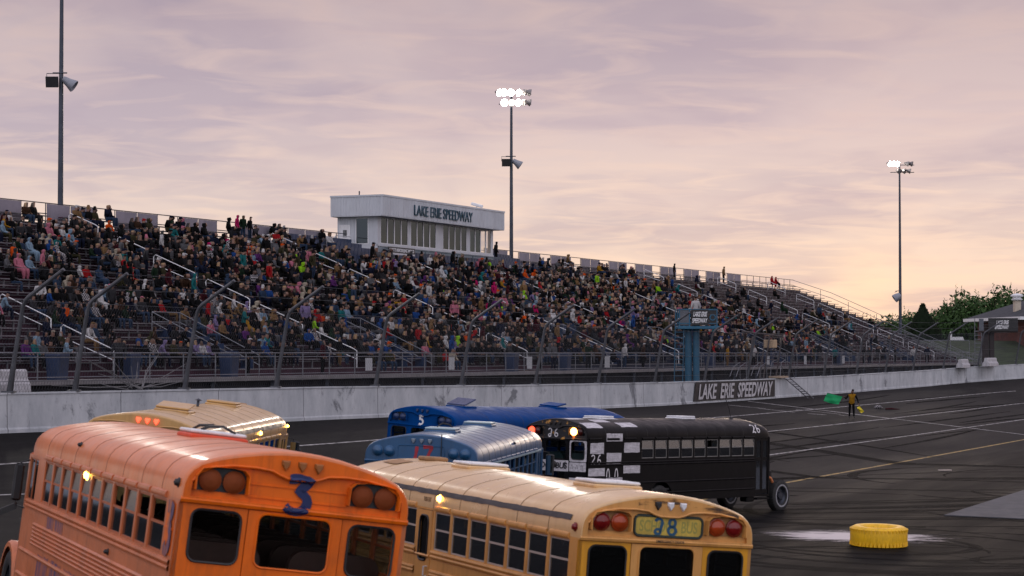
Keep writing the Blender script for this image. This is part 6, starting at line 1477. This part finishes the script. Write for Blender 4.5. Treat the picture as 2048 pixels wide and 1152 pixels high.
# the flagman, with real hands
def flagman():
    J = {}; B = []
    J['pelvis'] = (0,0,.93,(.15,.115)); J['waist'] = (-.01,.01,1.10,(.15,.115)); J['chest'] = (-.03,.02,1.29,(.175,.13)); J['neck'] = (-.04,.03,1.45,.06); J['head'] = (-.07,.06,1.58,(.085,.10)); J['nose'] = (-.08,.165,1.565,.018); J['crown'] = (-.07,.05,1.68,.085); J['peak'] = (-.09,.20,1.645,(.06,.015))
    B += [('pelvis','waist',0),('waist','chest',0),('chest','neck',0),('neck','head',2),('head','crown',3),('crown','peak',3),('head','nose',2)]
    arms = {'r': ((.19,.03,1.38), (.33,.10,1.16), (.42,.28,1.26)), 'l': ((-.21,.0,1.38), (-.34,-.04,1.12), (-.40,.06,.88))}
    for n, (a, e, h) in arms.items():
        s = 1 if n == 'r' else -1
        J['sh'+n] = (*a,.075); J['el'+n] = (*e,.052); J['wr'+n] = (*h,.034); d = (Vector(h)-Vector(e)).normalized(); pm = Vector(h)+d*.07; J['pa'+n] = (*pm,.036)
        B += [('chest','sh'+n,0),('sh'+n,'el'+n,5),('el'+n,'wr'+n,5),('wr'+n,'pa'+n,2)]
        u = d.cross(Vector((0,0,1))).normalized(); w = u.cross(d)
        for k in range(4):
            b0 = pm + d*.035 + u*(.030-.020*k); m1 = b0 + d*(.030+.006*(k in (1,2))) - w*.012*s; m2 = m1 + d*.006 - w*.030; m3 = m2 - d*.022 - w*.010
            for q, pt in (('a', b0), ('b', m1), ('c', m2), ('d', m3)): J['f%s%d%s' % (n, k, q)] = (*pt, .0095)
            B += [('pa'+n,'f%s%da' % (n, k),2)] + [('f%s%d%s' % (n, k, q1),'f%s%d%s' % (n, k, q2),2) for q1, q2 in ('ab','bc','cd')]
        t0 = Vector(h)+d*.03+u*.034; t1 = t0+d*.03+u*.022; t2 = t1+d*.028-u*.002-w*.014
        for q, pt in (('a', t0), ('b', t1), ('c', t2)): J['t%s%s' % (n, q)] = (*pt,.011)
        B += [('pa'+n,'t%sa' % n,2),('t%sa' % n,'t%sb' % n,2),('t%sb' % n,'t%sc' % n,2)]
        J['hi'+n] = (.095*s,0,.86,.10); J['kn'+n] = (.12*s,.02,.49,.07); J['an'+n] = (.135*s,-.01,.09,.048); J['to'+n] = (.16*s,.14,.045,.04)
        B += [('pelvis','hi'+n,1),('hi'+n,'kn'+n,1),('kn'+n,'an'+n,1),('an'+n,'to'+n,4)]
    me = skin_mesh(J, B, 1)
    for m_ in (CLOTH['mustard'], CLOTH['black'], SKINS[1], CLOTH['black'], BLACK, CLOTH['black']): me.materials.append(m_)
    return me, arms
fx, fy = 20.25, 130.; fz = ground(fx, fy); me, arms = flagman()
fm = link('person', me, None, (fx, fy, fz), (0, 0, R(172))); fm.scale = (1.0,)*3
tag(fm, 'flagman in a black cap and mustard vest standing on the track at the finish line', 'person')
bpy.context.view_layer.update()
def flag(name, lab, hand, dirv, drop, size, fab, wob):
    """cloth on a staff held in a hand; dirv along the staff, drop down the fly"""
    p0 = fm.matrix_world @ Vector(hand); root = empty(name, lab, 'flag', p0); dirv = Vector(dirv).normalized(); drop = Vector(drop)
    st_ = MB(); st_.tube([-dirv*.12, dirv*(size[0]+.12)], .012, 6); st_.build('staff', BLACK, root)
    mb = MB(); n = 14; nv = Vector((0, 1, 0)); fr = []; bk_ = []
    for i in range(n+1):
        for j in range(n+1):
            a, q = i/n, j/n; w = wob*math.sin(a*7+q*4)*q + wob*.5*math.sin(q*9-a*3)*q
            p = dirv*(.10+size[0]*a) + drop*(size[1]*q) + nv*w + Vector((0,0,-.05*math.sin(a*3.14)*q)); fr.append(p); bk_.append(p+nv*.005)
    k = (n+1)**2; fs = [(i*(n+1)+j, (i+1)*(n+1)+j, (i+1)*(n+1)+j+1, i*(n+1)+j+1) for i in range(n) for j in range(n)]
    mb.add(fr+bk_, fs+[tuple(x+k for x in f[::-1]) for f in fs], 0, True); mb.build('cloth', fab, root)
GRN = mat('green_flag_cloth', (.005,.30,.10), .8, 0, .1, 4); YEL = mat('yellow_flag_cloth', (.62,.50,.03), .8, 0, .1, 4)
flag('green_flag', 'bright green flag held out by the flagman', (.44,.34,1.28), (-.95,-.1,.22), (-.28,0,-.55), (.95,.85), GRN, .05)
flag('yellow_flag', 'small yellow flag hanging furled from the flagman\'s hand', (-.43,.10,.80), (.55,-.1,-.72), (-.45,0,-.18), (.42,.42), YEL, .09)
# dropped flags on the asphalt
dx, dy = XY(139.3, 36.4); DF = empty('dropped_flag', 'rolled red flag dropped on the asphalt beside the finish line', 'flag', (dx, dy, ground(dx, dy)+.03), (0, 0, R(-18))); mb = MB()
mb.tube([(-.1,0,.03), (.3,.05,.04), (.6,0,.02), (.85,-.02,.02)], [.05,.06,.04,.012], 7); mb.build('cloth', CLOTH['maroon'], DF); mb = MB(); mb.tube([(-.5,.05,.02), (.2,0,.03)], .02, 6); mb.build('staff', BLACK, DF)
DF = empty('dropped_flag', 'bundled black and white flag dropped left of the red one', 'flag', (dx-.5, dy+.1, ground(dx-.5, dy)+.03)); mb = MB(); mb.tube([(-.3,0,.05), (-.1,.06,.1), (.1,0,.08), (.25,.05,.04)], [.05,.12,.10,.03], 7); mb.build('cloth', CLOTH['plaid'], DF)
px_, py_ = XY(96.5, 22.6); mb = MB(); mb.bbox(-.30, .30, -.06, .06, 0, .05, .01); o = mb.build('board_scrap', mat('pale_scrap', (.45,.38,.34), .7), None, (px_, py_, ground(px_, py_)+.004), (0, 0, .1)); tag(o, 'small pale strip of board lying on the dark asphalt', 'debris')
